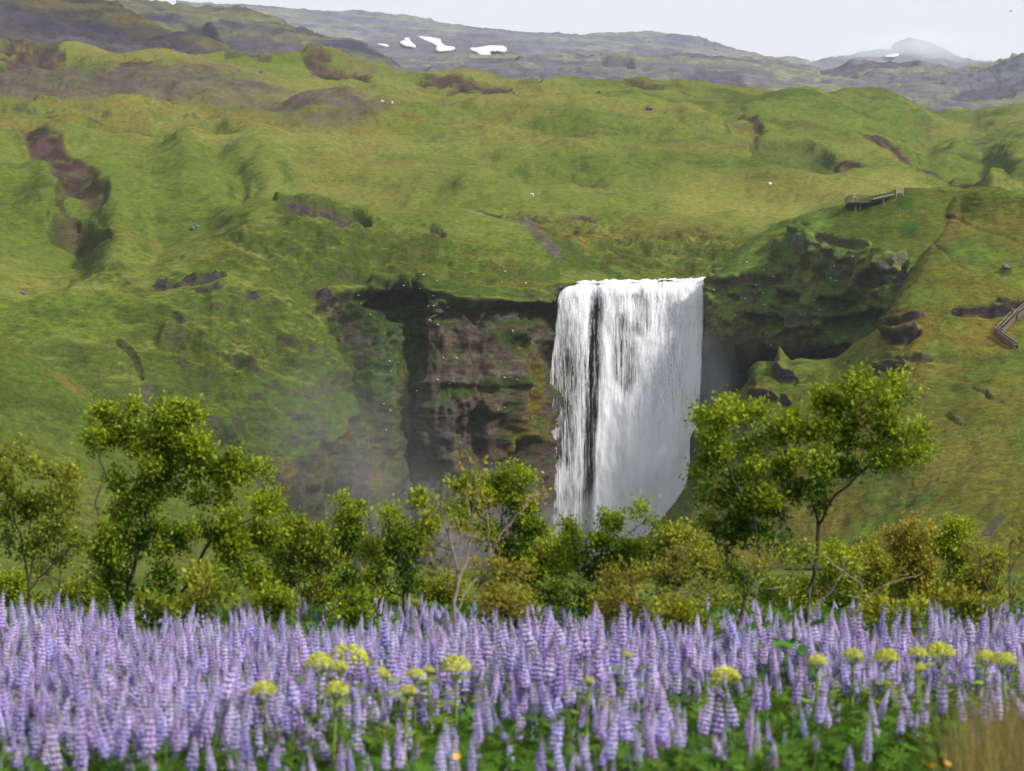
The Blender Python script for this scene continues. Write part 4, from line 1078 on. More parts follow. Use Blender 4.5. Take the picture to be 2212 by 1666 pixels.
tree("willow_tree", "broad-crowned willow with two yellow-green domes beside the waterfall", 46,
 [[(1588,1400),(1600,1330),(1615,1270),(1640,1210),(1625,1120),(1590,1060),(1565,1000)], [(1640,1210),(1690,1150),(1700,1080),(1710,1000),(1740,930)],
  [(1740,1395,0.5),(1730,1330,0.5),(1722,1250,0.4),(1715,1170,0.3),(1700,1120,.3)], [(1742,1390,.5),(1760,1280,.4),(1772,1180,.2)],
  [(1772,1180,0.2),(1775,1140,0.2),(1795,1085,0.1),(1850,1030,0),(1900,985,0),(1960,955,0)], [(1775,1140,0.2),(1760,1080,.2),(1780,1000,.2),(1830,920,.2)], [(1615,1270),(1560,1200),(1535,1120),(1530,1050)]],
 [(1530,895,34,26,1.3), (1590,890,46,30,1.4), (1625,905,26,28,1.2), (1560,940,56,34,1.3), (1610,960,36,34,1.1), (1520,990,30,28,1.2), (1580,1000,50,34,1.2), (1510,1020,22,30), (1550,1060,50,36,1.1), (1620,1040,40,36,1.1), (1660,1010,34,30),
  (1690,905,36,26,1.0), (1680,950,40,32,1.1), (1725,915,34,30,1.1), (1700,1000,36,30,1.1), (1760,875,44,28,1.3), (1800,845,40,28,1.3), (1850,835,42,26,1.4), (1910,835,44,24,1.4), (1955,850,26,18,1.1), (1830,890,66,36,1.4), (1910,885,50,34,1.3), (1780,930,56,36,1.3), (1860,945,60,36,1.3), (1920,930,46,30,1.2),
  (1970,935,38,26,1.3), (1995,945,24,18,1.2), (1960,975,46,24,1.2), (1990,985,22,16), (1740,980,46,34,1.2), (1800,990,54,32,1.2), (1870,1000,46,28,1.0), (1930,1010,40,20,1.0), (1720,1040,50,36,1.1), (1790,1050,50,30,1.0), (1660,1080,46,36,1.0),
  (1580,1110,54,34,1.0), (1700,1110,60,34,.9), (1760,1100,30,30,.8), (1620,1150,60,34,.7), (1540,1160,44,40,.7), (1700,1180,60,40,.6), (1600,1220,50,40,.6), (1680,1260,50,40,.5)], 12, GREEN, per=26, dens=.78)
# --- the rest, one by one
tree("willow_tree", "thin dark-stemmed willow at the edge of the frame before the slope", 44,
 [[(55,1390),(57,1300),(50,1240),(30,1150),(10,1080)], [(57,1300),(70,1200),(95,1110),(120,1060)], [(50,1240),(55,1150),(60,1060)], [(75,1270),(130,1200),(140,1130)]],
 [(10,1000,30,30), (45,985,16,20,.8), (20,1050,46,44), (95,1010,32,28,1.1), (120,1050,40,40), (90,1090,50,40), (140,1100,24,34,.8), (40,1120,50,40,.8), (110,1150,46,36,.7), (60,1190,60,40,.5), (10,1180,40,40,.5), (150,1160,30,40,.5)], 13, DEEP, per=22, dens=.85)
tree("willow_tree", "slender young willow growing between the thin and the tall forked willow", 49,
 [[(125,1370),(124,1300),(125,1220),(150,1160),(172,1130)], [(124,1300),(105,1240),(95,1200)]], [(150,1190,40,50,.6), (120,1240,46,46,.6), (180,1230,30,50,.8), (100,1290,40,30,.6), (175,1160,24,24,.5)], 14, OLIV, per=18, size=.042)
tree("willow_tree", "rounded dark green willow bush with a dense fan of stems", 47,
 [[(655,1380),(652,1290),(640,1230),(620,1190)], [(652,1290),(665,1220),(690,1170)], [(655,1380),(675,1290),(700,1230)], [(652,1290),(625,1230),(608,1215)]],
 [(650,1150,44,24,1.2), (620,1180,34,30), (680,1180,40,34,1.1), (650,1210,56,34,1.1), (700,1210,30,34), (610,1225,24,24,.8)], 15, DEEP, per=28, bark=None)
tree("willow_tree", "upright leafy willow next to the rounded dark bush, with a split top", 50,
 [[(755,1380),(752,1290),(745,1200),(735,1120)], [(752,1290),(770,1200),(775,1120)]],
 [(735,1100,22,24,1.1), (770,1100,24,26,1.1), (745,1140,40,30,1.1), (780,1150,30,34), (740,1190,46,36), (790,1200,36,36,.9), (720,1230,36,40,.8), (770,1260,50,40,.7)], 16, GREEN, per=26)
tree("willow_tree", "narrow willow with a leaning dark trunk and a bright flat top", 47,
 [[(868,1380),(872,1290),(885,1220),(893,1160),(895,1100)], [(885,1220),(860,1160),(840,1120)], [(893,1160),(915,1120),(920,1090)]],
 [(895,1085,26,22,1.3), (915,1110,26,30,1.1), (830,1110,26,24,1.1), (850,1140,34,34,1.0), (900,1150,34,36,1.0), (830,1180,40,36,.9), (900,1200,34,36,.7), (860,1240,50,40,.6), (820,1260,40,36,.7)], 17, GREEN, per=26)
tree("birch_tree", "pale bare-branched birch with sparse rusty leaves", 38,
 [[(985,1400),(982,1330),(990,1270),(985,1220),(975,1160),(950,1100),(938,1070)], [(990,1270),(1008,1210),(1015,1130),(1005,1060)], [(1015,1130),(1030,1060),(1025,1010)], [(975,1160),(960,1120),(955,1060)], [(982,1330),(1000,1290),(1030,1250)]],
 [(960,1200,34,44,.5), (940,1150,30,30,.4), (1000,1180,40,40,.4), (1020,1100,36,40,.25), (960,1090,30,36,.2), (950,1240,40,30,.4), (1010,1040,30,36,.15), (1030,1180,40,40,.4)], 18, AMBER, per=8, bark=M_BARKP, tip=.0052, young0=.5)
tree("birch_tree", "second pale-stemmed birch with a long branch reaching towards the fall", 45,
 [[(1040,1395),(1042,1320),(1048,1260),(1058,1200),(1085,1150),(1130,1100),(1160,1050)], [(1058,1200),(1055,1130),(1060,1070)], [(1048,1260),(1035,1200),(1025,1150)]],
 [(1060,1240,50,40,.7), (1100,1200,50,40,.7), (1030,1260,40,36,.6), (1145,1075,20,30,.15), (1060,1110,30,40,.3)], 19, AMBER, per=12, bark=M_BARKP, tip=.0052, young0=.5)
tree("willow_tree", "leafy willow crowned with loose sprays before the dark foot of the cliff", 51,
 [[(1075,1380),(1078,1290),(1080,1200),(1085,1120),(1090,1060)], [(1080,1200),(1050,1130),(1010,1080)], [(1085,1120),(1120,1060),(1140,1030)]],
 [(1085,1030,26,24,1.0), (1105,1015,16,16,.8), (1125,1035,26,16,1.0), (1145,1025,16,14,.8), (1070,1060,34,30,1.2), (1010,1065,34,24,1.1), (990,1080,24,24), (1050,1090,44,30,1.1), (1110,1080,34,34,1.1), (1090,1130,50,36,1.0), (1140,1120,36,34,1.0), (1020,1130,40,34,.8), (1150,1160,30,34,1.0), (1100,1180,56,40,.9)], 20, GREEN, per=28)
tree("willow_bush", "bright yellow-green willow bush at the foot of the waterfall", 52,
 [[(1160,1380),(1160,1290),(1150,1220)], [(1160,1290),(1180,1220),(1190,1180)]], [(1150,1200,40,36,1.1), (1180,1180,34,34,1.2), (1170,1230,50,36,1.2), (1140,1250,44,30,1.0), (1200,1240,34,30,1.0)], 21, GREEN, per=28, cat="bush", young0=.6)
tree("willow_bush", "spreading willow bush with an arching branch across the foot of the fall", 48,
 [[(1270,1380),(1268,1300),(1280,1240),(1310,1190),(1360,1150),(1395,1125)], [(1268,1300),(1250,1220),(1235,1160)], [(1310,1190),(1300,1140),(1290,1110)]],
 [(1235,1150,30,24,1.0), (1250,1190,44,34,1.1), (1300,1120,30,22,1.0), (1290,1160,40,30,1.1), (1345,1130,24,18,.9), (1385,1110,30,14,1.0), (1405,1125,16,12,.8), (1340,1180,44,34,.9), (1230,1230,44,36,1.0), (1290,1230,54,36,1.0), (1360,1230,44,34,.8)], 22, GREEN, per=26, cat="bush")
tree("willow_bush", "low bright green leafy bush standing among the far lupins", 46,
 [[(1240,1385),(1235,1330),(1220,1300)], [(1240,1385),(1255,1320),(1262,1290)]], [(1205,1290,34,20,1.3), (1250,1295,34,22,1.1), (1290,1300,30,26,.9), (1310,1330,40,20,.6)], 23, ((0.05,0.12,0.012),(0.13,0.20,0.02)), per=26, cat="bush", size=.058)
tree("willow_tree", "brownish twiggy willow with a forked base among the lupins", 42,
 [[(1405,1400),(1412,1360),(1450,1310),(1462,1250),(1475,1200),(1490,1150)], [(1405,1400),(1385,1340),(1370,1280),(1360,1230)], [(1412,1360),(1420,1290),(1440,1220)], [(1405,1400),(1360,1350),(1335,1310)]],
 [(1400,1250,56,40,.7), (1460,1210,46,40,.7), (1340,1280,46,40,.6), (1430,1300,56,36,.6), (1360,1330,50,30,.6), (1490,1270,40,40,.6), (1320,1240,34,30,.6)], 24, AMBER, per=14, size=.039, young0=.3)
tree("willow_bush", "yellow-leaved willow bush between the twiggy willow and the broad crown", 50,
 [[(1450,1380),(1455,1280),(1470,1200)], [(1455,1280),(1500,1210)], [(1455,1280),(1400,1220)]], [(1450,1170,40,30,1.0), (1500,1180,44,34,1.0), (1410,1200,40,34,1.0), (1470,1230,60,40,1.0), (1530,1230,44,40,.9), (1400,1260,46,34,.8)], 25, OLIV, per=26, cat="bush", young0=.5)
tree("willow_tree", "grey-twigged willow leaning under the broad crown", 44,
 [[(1590,1420),(1600,1350),(1625,1290),(1660,1220),(1680,1150)], [(1600,1350),(1570,1280),(1560,1220)], [(1625,1290),(1650,1270),(1700,1230)]],
 [(1680,1180,50,40,.45), (1600,1240,50,40,.5), (1650,1260,50,40,.45), (1560,1260,40,40,.5), (1700,1230,40,40,.4)], 26, OLIV, per=16, size=.039, bark=M_BARKP)
tree("willow_tree", "dead-looking grey willow with a long leaning branch and few leaves", 41,
 [[(1820,1400),(1835,1350),(1850,1320),(1900,1275),(1960,1250),(2000,1240)], [(1850,1320),(1858,1270),(1850,1240)], [(1820,1400),(1775,1365,.15),(1757,1330,.3),(1760,1270,.3)], [(1757,1330,.3),(1800,1280,.3),(1840,1230,.3)]],
 [(1870,1230,60,40,.25), (1950,1230,60,30,.2), (1800,1220,60,40,.3), (1760,1250,40,40,.3)], 27, OLIV, per=10, size=.039, bark=M_BARKP, tip=.0052)
for k, (x, y0, rx, sd, lb) in enumerate([
  (1795, 1185, 62, 31, "yellow willow bush below the leaning limb of the broad crown"),
  (1880, 1150, 66, 32, "yellow-green willow bush, third from the staircase"),
  (1950, 1125, 60, 33, "tall yellow-green willow bush, second from the staircase"),
  (2055, 1120, 62, 34, "domed olive willow bush next to the staircase"),
  (2120, 1190, 50, 35, "low yellow willow bush right below the staircase"),
  (20, 1250, 60, 36, "yellowish bush behind the thin dark-stemmed willow"),
  (190, 1260, 60, 37, "yellowish bush behind the slender young willow"),
  (620, 1160, 56, 38, "yellow-tipped bush against the foot of the green slope"),
  (700, 1250, 60, 39, "olive bush in the shade behind the rounded dark willow"),
  (850, 1280, 60, 40, "low olive bush behind the narrow leaning willow"),
  (960, 1250, 60, 41, "olive bush behind the pale bare birch"),
  (1190, 1270, 60, 42, "olive bush in the gap between birch and spreading bush"),
  (1560, 1300, 60, 43, "olive bush behind the trunks of the broad crown"),
  (1700, 1260, 64, 44, "shaded bush behind the stems of the broad-crowned willow"),
  (1880, 1270, 70, 45, "amber bush behind the long leaning grey branch"),
  (1980, 1230, 70, 46, "amber-green bush with the lupins ending at its foot")]):
    rng_ = np.random.default_rng(sd * 7)
    hgt = 1330 - y0
    cl_ = []
    for q in range(13):
        f = rng_.random()
        cl_.append((x + rng_.uniform(-1, 1) * rx * (0.95 - 0.5 * (1 - f)), y0 + 22 + f * hgt * 0.8, rng_.uniform(.42, .62) * rx, rng_.uniform(22, 34), 1.0 if f < .6 else .8))
    cl_.append((x + rng_.uniform(-.3, .3) * rx, y0 + 16, 24, 18, 1.2))
    tree("willow_bush", lb, 53 + (k * 5 % 9), [[(x, 1375), (x + 4, 1310), (x - 14, y0 + 80), (x - 20, y0 + 40)], [(x, 1375), (x + 26, 1290), (x + 30, y0 + 60)], [(x, 1375), (x - 36, 1290), (x - 46, y0 + 90)]], cl_, sd,
         (GREEN, OLIV, AMBER)[k % 3] if k < 5 else (OLIV, GREEN)[k % 2], per=24, cat="bush", young0=.55 if k < 5 else .36)
tree("birch_tree", "bare reddish birch with upright twigs beside the frame edge", 42,
 [[(2140,1410),(2145,1350),(2155,1290),(2165,1220),(2160,1150)], [(2145,1350),(2130,1280),(2110,1210),(2100,1160)], [(2155,1290),(2185,1220),(2195,1160)], [(2140,1410),(2120,1340),(2095,1290)]],
 [(2150,1200,50,50,.35), (2110,1230,40,50,.35), (2185,1190,36,50,.35), (2150,1150,50,30,.25), (2100,1300,40,40,.3)], 51, AMBER, per=7, size=.035, tip=.0034)
tree("birch_tree", "dark-stemmed leaning birch cut off by the frame edge", 40,
 [[(2195,1420),(2180,1370),(2185,1310),(2205,1260),(2240,1220)], [(2180,1370),(2205,1340),(2230,1320)], [(2185,1310),(2180,1250),(2188,1150),(2190,1105)]],
 [(2195,1110,16,24,.9), (2215,1180,34,40,.7), (2200,1260,40,50,.5), (2230,1300,40,50,.5)], 52, OLIV, per=14, size=.039)

for k, (x, y0, rx, sd, lb) in enumerate([
  (455, 1235, 60, 61, "low yellowish shrub among the lupins, under the leaning limb of the forked willow"),
  (330, 1285, 46, 62, "lowest dark shrub between the two stems of the forked willow"),
  (745, 1265, 44, 63, "low green shrub in front of the split-topped willow"),
  (1100, 1275, 50, 64, "low amber shrub at the foot of the second birch"),
  (1480, 1290, 56, 65, "low twiggy shrub right of the forked twiggy willow"),
  (1320, 1275, 50, 66, "low amber shrub left of the forked twiggy willow"),
  (1930, 1290, 60, 67, "low olive shrub under the long leaning grey branch"),
  (2090, 1270, 50, 68, "low olive shrub before the bare reddish birch"),
  (590, 1250, 44, 69, "low yellow shrub beside the rounded dark willow bush")]):
    rng_ = np.random.default_rng(sd * 5)
    cl_ = [(x + rng_.uniform(-.8, .8) * rx, y0 + 14 + rng_.random() * 60, rng_.uniform(.35, .55) * rx, rng_.uniform(16, 24), .9) for q in range(8)]
    tree("willow_bush", lb, 40 + (k % 3) * 1.5, [[(x, 1400), (x + 4, 1340), (x - 14, y0 + 50)], [(x, 1400), (x + 20, 1330), (x + 26, y0 + 40)], [(x, 1400), (x - 26, 1330), (x - 36, y0 + 50)]], cl_, sd, (OLIV, DEEP, GREEN, AMBER, OLIV, AMBER, OLIV, OLIV, GREEN)[k], per=22, cat="bush", young0=.42)

# ------------------------------------------------------------------ lupins
M_FLOWER = leaf_mat("lupin_flowers", 0.30, 0.7, 0.05, hue=0.026, val=0.24, sat=0.26)
M_STEM   = plain_mat("lupin_stem", (0.085, 0.13, 0.04), 0.6, 0.2, 20)
M_LLEAF  = leaf_mat("lupin_leaves", 0.38, 0.5, 0.08, hue=0.015, val=0.25)

def spike_mesh(seed, h0, length, rad, pale):
    """flower spike: whorls of pea flowers, each a pale banner over a violet keel, buds at the tip"""
    rng = np.random.default_rng(seed)
    V, Fc, Cc = [], [], []
    nw = max(6, int(length / 0.0205))
    lean = rng.normal(0, 0.02, 2)
    for w_ in range(nw):
        f = w_ / (nw - 1)
        z = h0 + length * f
        cx, cy = lean[0] * f * f, lean[1] * f * f
        r = rad * (1.0 - 0.78 * f ** 1.6) * (0.85 + 0.15 * math.sin(min(1, f * 6) * math.pi / 2))
        nf = 9 if f < .6 else 7
        a0 = rng.random() * 6.28
        fr = r * 0.5
        for q in range(nf):
            a = a0 + q * 2 * math.pi / nf + rng.normal(0, 0.12)
            ca, sa = math.cos(a), math.sin(a)
            o = np.array([ca, sa, 0.0]); s_ = np.array([-sa, ca, 0.0]); u = np.array([0, 0, 1.0])
            rr = r * rng.uniform(.88, 1.12); zz = z + rng.normal(0, 0.0016)
            B = np.array([cx, cy, zz]) + o * rr * 0.25
            wd = fr * 0.62; hh = min(0.0145, fr * 1.1)
            L = np.array([cx, cy, zz]) + o * rr * 0.72 + s_ * wd; Rr = np.array([cx, cy, zz]) + o * rr * 0.72 - s_ * wd
            U = np.array([cx, cy, zz]) + o * rr * 0.74 + u * hh
            K = np.array([cx, cy, zz]) + o * rr * 1.06 - u * hh * 0.45
            i = len(V); V += [B, L, Rr, U, K]
            Fc += [(i, i+1, i+3), (i, i+3, i+2), (i, i+4, i+1), (i, i+2, i+4), (i+1, i+4, i+3), (i+4, i+2, i+3)]
            lt = np.array([0.72, 0.68, 0.96]) * (1 - pale) + np.array([0.86, 0.80, 0.95]) * pale
            vi = np.array([0.24, 0.17, 0.68]) * (1 - f * .6) + np.array([0.52, 0.42, 0.78]) * f * .6
            if f > 0.86: lt = np.array([0.52, 0.50, 0.56]); vi = np.array([0.36, 0.33, 0.46])
            j = rng.uniform(.85, 1.15)
            Cc += [vi * .8 * j, vi * j * 1.15, vi * j * 1.15, lt * j, (vi * .75 + lt * .25) * j]
    i = len(V)
    ax_ = [(0.012 * math.cos(q * 2.094), 0.012 * math.sin(q * 2.094)) for q in range(3)]
    V += [np.array([x, y, h0 - .02]) for x, y in ax_] + [np.array([lean[0] * .25 + x, lean[1] * .25 + y, h0 + length * .5]) for x, y in ax_] + [np.array([lean[0], lean[1], h0 + length * 1.03])]
    Cc += [np.array([.34, .28, .50])] * 7
    for q in range(3):
        r2 = (q + 1) % 3
        Fc += [(i+q, i+r2, i+3+r2), (i+q, i+3+r2, i+3+q), (i+3+q, i+3+r2, i+6)]
    return mesh_np("flower_spike", np.array(V), np.array(Fc), False, np.clip(np.array(Cc), 0, 1))

def stem_mesh(h):
    V, Fq = tubes([((0, 0, -0.03), (0.004, 0.003, h * .5), .006, .005), ((0.004, 0.003, h * .5), (0, 0, h), .005, .003)], 4)
    return mesh_np("stem", V, Fq)

def palmate(V, Fc, Cc, c, nrm, size, rng, g):
    nrm = nrm / np.linalg.norm(nrm)
    t1 = np.cross(nrm, [0.3, 0.9, 0.1]); t1 /= np.linalg.norm(t1); t2 = np.cross(nrm, t1)
    nl = rng.integers(8, 11); a0 = rng.random() * 6.28
    for q in range(nl):
        a = a0 + q * 2 * math.pi / nl
        d = t1 * math.cos(a) + t2 * math.sin(a); s_ = np.cross(nrm, d)
        L = size * rng.uniform(.85, 1.1)
        i = len(V)
        V += [c, c + d * L * .58 + s_ * L * .14 + nrm * L * .20, c + d * L + nrm * L * .16, c + d * L * .58 - s_ * L * .14 + nrm * L * .20]
        Fc += [(i, i+1, i+2), (i, i+2, i+3)]
        Cc += [g * rng.uniform(.85, 1.15)] * 4

def leaf_clump(seed, n, hmax, size, spread, g0=(0.075, 0.165, 0.020)):
    rng = np.random.default_rng(seed)
    V, Fc, Cc = [], [], []
    for k in range(n):
        a = rng.random() * 6.28; h = hmax * rng.uniform(.35, 1.0); r = spread * rng.uniform(.15, 1.0)
        c = np.array([math.cos(a) * r, math.sin(a) * r, h])
        g = np.array(g0) * rng.uniform(.65, 1.4) + np.array([0.05, 0.05, 0]) * (rng.random() ** 3)
        i = len(V)      # petiole
        V += [np.array([0, 0, 0.0]), np.array([0.006, 0.0, 0.0]), c]; Fc += [(i, i+1, i+2)]; Cc += [g] * 3
        palmate(V, Fc, Cc, c, np.array([math.cos(a) * .7, math.sin(a) * .7, 0.75]) + rng.normal(0, .25, 3), size * rng.uniform(.75, 1.15), rng, g)
    return mesh_np("leaves", np.array(V), np.array(Fc), False, np.clip(np.array(Cc), 0, 1))

SPK = []
for k in range(8):
    rg = np.random.default_rng(900 + k)
    h0 = rg.uniform(.60, .78); ln = rg.uniform(.14, .26)
    SPK.append((spike_mesh(900 + k, h0, ln, rg.uniform(.028, .037), (k % 4) / 3.2), stem_mesh(h0 + ln * .96), h0 + ln))
LEAFM = [leaf_clump(950 + k, 20, .50 + .05 * (k % 3), .060, .21) for k in range(5)]

# where lupins stand: thick in drifts, thinner among the trees, none in front of the near edge
def edge(px):      # distance of the near edge of the flowers
    return np.interp(px, [-100, 0, 300, 700, 1100, 1500, 1750, 2000, 2300], [9.4, 9.6, 10.0, 10.6, 10.8, 11.3, 11.8, 11.8, 12.2])
rng = np.random.default_rng(77)
n_try = 20000
dd = np.sqrt(rng.uniform(9.6 ** 2, 28.5 ** 2, n_try))
pxx = rng.uniform(-130, 2340, n_try)
X = (pxx - 1106) * dd / F; Yp = dd
pn = np.stack([X, Yp, X * 0], -1)
patch = fbm(pn, 1.9, 3, 600, stretch=(0.8, 0.75, 1))
keep = rng.random(n_try) < np.clip(0.50 + 1.25 * patch, 0.07, 1) * np.where(dd > 21, .6, 1)
dens_edge = sstep(-0.3, 1.2, dd - edge(pxx)) + 0.12 * (dd > edge(pxx) - 1.6)
keep &= rng.random(n_try) < dens_edge
gapm = np.exp(-((pxx - 1685) / 36) ** 2 - ((dd - 18.8) / 1.3) ** 2) + np.exp(-((pxx - 470) / 110) ** 2 - ((dd - 16) / 1.0) ** 2) * .8
keep &= rng.random(n_try) > gapm
dd, pxx, X, Yp = dd[keep], pxx[keep], X[keep], Yp[keep]
order = np.argsort(dd)
dd, pxx, X, Yp = dd[order], pxx[order], X[order], Yp[order]
near_enough = (pxx > 4) & (pxx < 2208)
ind = np.where(near_enough)[0]
# the near row: tall enough to reach into the frame
def in_frame(i, sc_): return HZ + (EYE - 0.9 * sc_) * F / dd[i] < 1655
scl = np.clip(rng.normal(.88, .16, len(dd)), .45, 1.25) * np.where(dd < edge(pxx), .72, 1.0) * (1 - 0.22 * sstep(17, 27, dd)) * (1 + .10 * fbm(np.stack([X, Yp, X * 0], -1), 3.0, 2, 610))
tilt = rng.normal(0, .13, (len(dd), 2)); rotz = rng.uniform(0, 6.28, len(dd)); idx = rng.integers(0, 8, len(dd))
single = [i for i in ind if in_frame(i, scl[i])][:300]
ss = set(single)
ZONES = [(330, "before the forked willow"), (760, "below the dark bushes"), (1180, "before the pale birch"), (1560, "below the waterfall"), (1900, "before the broad-crowned willow"), (2300, "next to the dry grass")]
TONE = ["deep violet", "violet", "lilac", "pale lilac"]
LUP = {}
for i in single:
    r = empty("lupin", (X[i], Yp[i], float(rise(dd[i])) - 0.03), rotz[i])
    r.rotation_euler = (tilt[i, 0], tilt[i, 1], rotz[i]); r.scale = (scl[i],) * 3
    zn = next(b for a, b in ZONES if pxx[i] < a)
    tn = TONE[idx[i] % 4]
    low = dd[i] < edge(pxx[i])
    tv = (Matrix.Rotation(rotz[i], 3, 'Z') @ Matrix.Rotation(tilt[i, 1], 3, 'Y') @ Matrix.Rotation(tilt[i, 0], 3, 'X')) @ Vector((0, 0, 1))
    ln = "leaning left " if tv.x < -.09 else "leaning right " if tv.x > .09 else "upright "
    sz = "tall " if scl[i] > .97 else "small " if scl[i] < .76 else ""
    fw = "second-row " if dd[i] > edge(pxx[i]) + 1.1 else "front-row "
    lb = f"short {ln}{tn} lupin low in the leaves {zn}" if low else f"{sz}{ln}{tn} {fw}lupin {zn}"
    tag(r, lb, "lupin", "lupins in the near rows of the meadow")
    LUP.setdefault(lb, []).append((dd[i], r))
    sm, tm, _ = SPK[idx[i]]
    link("flower_spike", sm, M_FLOWER, r); link("stem", tm, M_STEM, r)
    link("leaves", LEAFM[i % 5], M_LLEAF, r)

for lb, l in LUP.items():          # look-alikes are told apart by how near they stand
    if len(l) > 1:
        l.sort(key=lambda t: t[0])
        for k, (_, o) in enumerate(l):
            o["label"] = ("nearest", "second nearest", "third nearest", "fourth nearest", "fifth nearest", "sixth nearest", "seventh nearest", "eighth nearest", "ninth nearest", "tenth nearest", "eleventh nearest", "twelfth nearest", "thirteenth nearest", "fourteenth nearest", "fifteenth nearest", "sixteenth nearest", "seventeenth nearest", "eighteenth nearest", "nineteenth nearest", "twentieth nearest", "farthest")[min(k, 20)] + " " + lb

def scatter(name, label, pts, rots, scales, ids, protos, kind="stuff", tint=None):
    me = bpy.data.meshes.new(name)
    me.vertices.add(len(pts)); me.vertices.foreach_set("co", np.asarray(pts, np.float32).ravel())
    for nm, ty, arr, key in (("rot", 'FLOAT_VECTOR', rots, "vector"), ("scl", 'FLOAT', scales, "value"), ("idx", 'INT', ids, "value")):
        a = me.attributes.new(nm, ty, 'POINT'); a.data.foreach_set(key, np.asarray(arr, np.int32 if ty == 'INT' else np.float32).ravel())
    if tint is not None:
        t4 = np.ones((len(pts), 4), np.float32); t4[:, :3] = tint
        a = me.attributes.new("tint", 'FLOAT_COLOR', 'POINT'); a.data.foreach_set("color", t4.ravel())
    o = link(name, me); o["kind"] = kind; o["label"] = label
    g = bpy.data.node_groups.new(name, 'GeometryNodeTree')
    g.interface.new_socket("Geometry", in_out='INPUT', socket_type='NodeSocketGeometry')
    g.interface.new_socket("Geometry", in_out='OUTPUT', socket_type='NodeSocketGeometry')
    gi, go = g.nodes.new("NodeGroupInput"), g.nodes.new("NodeGroupOutput")
    mp = g.nodes.new("GeometryNodeMeshToPoints"); g.links.new(gi.outputs[0], mp.inputs["Mesh"])
    def attr(nm, ty):
        n = g.nodes.new("GeometryNodeInputNamedAttribute"); n.data_type = ty; n.inputs["Name"].default_value = nm
        return next(s for s in n.outputs if s.enabled and s.name == "Attribute")
    jo = g.nodes.new("GeometryNodeJoinGeometry")
    for plist in protos:
        jn = g.nodes.new("GeometryNodeJoinGeometry")
        for ob in reversed(plist):
            oi = g.nodes.new("GeometryNodeObjectInfo"); oi.inputs["Object"].default_value = ob; oi.inputs["As Instance"].default_value = True
            oi.transform_space = 'ORIGINAL'
            g.links.new(oi.outputs["Geometry"], jn.inputs[0])
        ip = g.nodes.new("GeometryNodeInstanceOnPoints")
        g.links.new(mp.outputs[0], ip.inputs["Points"]); g.links.new(jn.outputs[0], ip.inputs["Instance"])
        ip.inputs["Pick Instance"].default_value = True
        g.links.new(attr("idx", 'INT'), ip.inputs["Instance Index"])
        er = g.nodes.new("FunctionNodeEulerToRotation"); g.links.new(attr("rot", 'FLOAT_VECTOR'), er.inputs[0])
        g.links.new(er.outputs[0], ip.inputs["Rotation"]); g.links.new(attr("scl", 'FLOAT'), ip.inputs["Scale"])
        g.links.new(ip.outputs[0], jo.inputs[0])
    g.links.new(jo.outputs[0], go.inputs[0])
    md = o.modifiers.new("scatter", 'NODES'); md.node_group = g
    return o

parts_by = {}
for o in COL.objects:
    if o.type == 'MESH' and o.data.name.startswith(("flower_spike", "stem", "leaves")): parts_by.setdefault(o.data.name, o)
sp_o = [parts_by[s[0].name] for s in SPK]; st_o = [parts_by[s[1].name] for s in SPK]; lf_o = [parts_by[m_.name] for m_ in LEAFM]
rest = np.array([i for i in range(len(dd)) if i not in ss])
scatter("lupin_field", "violet and lilac lupins crowding the meadow back to the willows",
        np.stack([X[rest], Yp[rest], rise(Yp[rest]) - 0.03], 1), np.stack([tilt[rest, 0], tilt[rest, 1], rotz[rest]], 1), scl[rest], idx[rest], [sp_o, st_o])
# leaves: under every few lupins, and a thick green edge in front
rng = np.random.default_rng(78)
n_l = 5600
d2 = np.sqrt(rng.uniform(10 ** 2, 32 ** 2, n_l)); p2 = rng.uniform(-140, 2350, n_l)
n_f = 1500
d2 = np.concatenate([d2, rng.uniform(8.8, 14.2, n_f)]); p2 = np.concatenate([p2, rng.uniform(-140, 2350, n_f)])
ed = edge(p2)
sc2 = rng.uniform(.85, 1.2, len(d2)) * np.where(d2 < ed + .6, .84, 1.0)
scatter("lupin_leaves", "dense hand-shaped lupin leaves between and before the flowers",
        np.stack([(p2 - 1106) * d2 / F, d2, rise(d2) - 0.04], 1), np.stack([rng.normal(0, .1, len(d2)), rng.normal(0, .1, len(d2)), rng.uniform(0, 6.28, len(d2))], 1), sc2, rng.integers(0, 5, len(d2)), [lf_o])

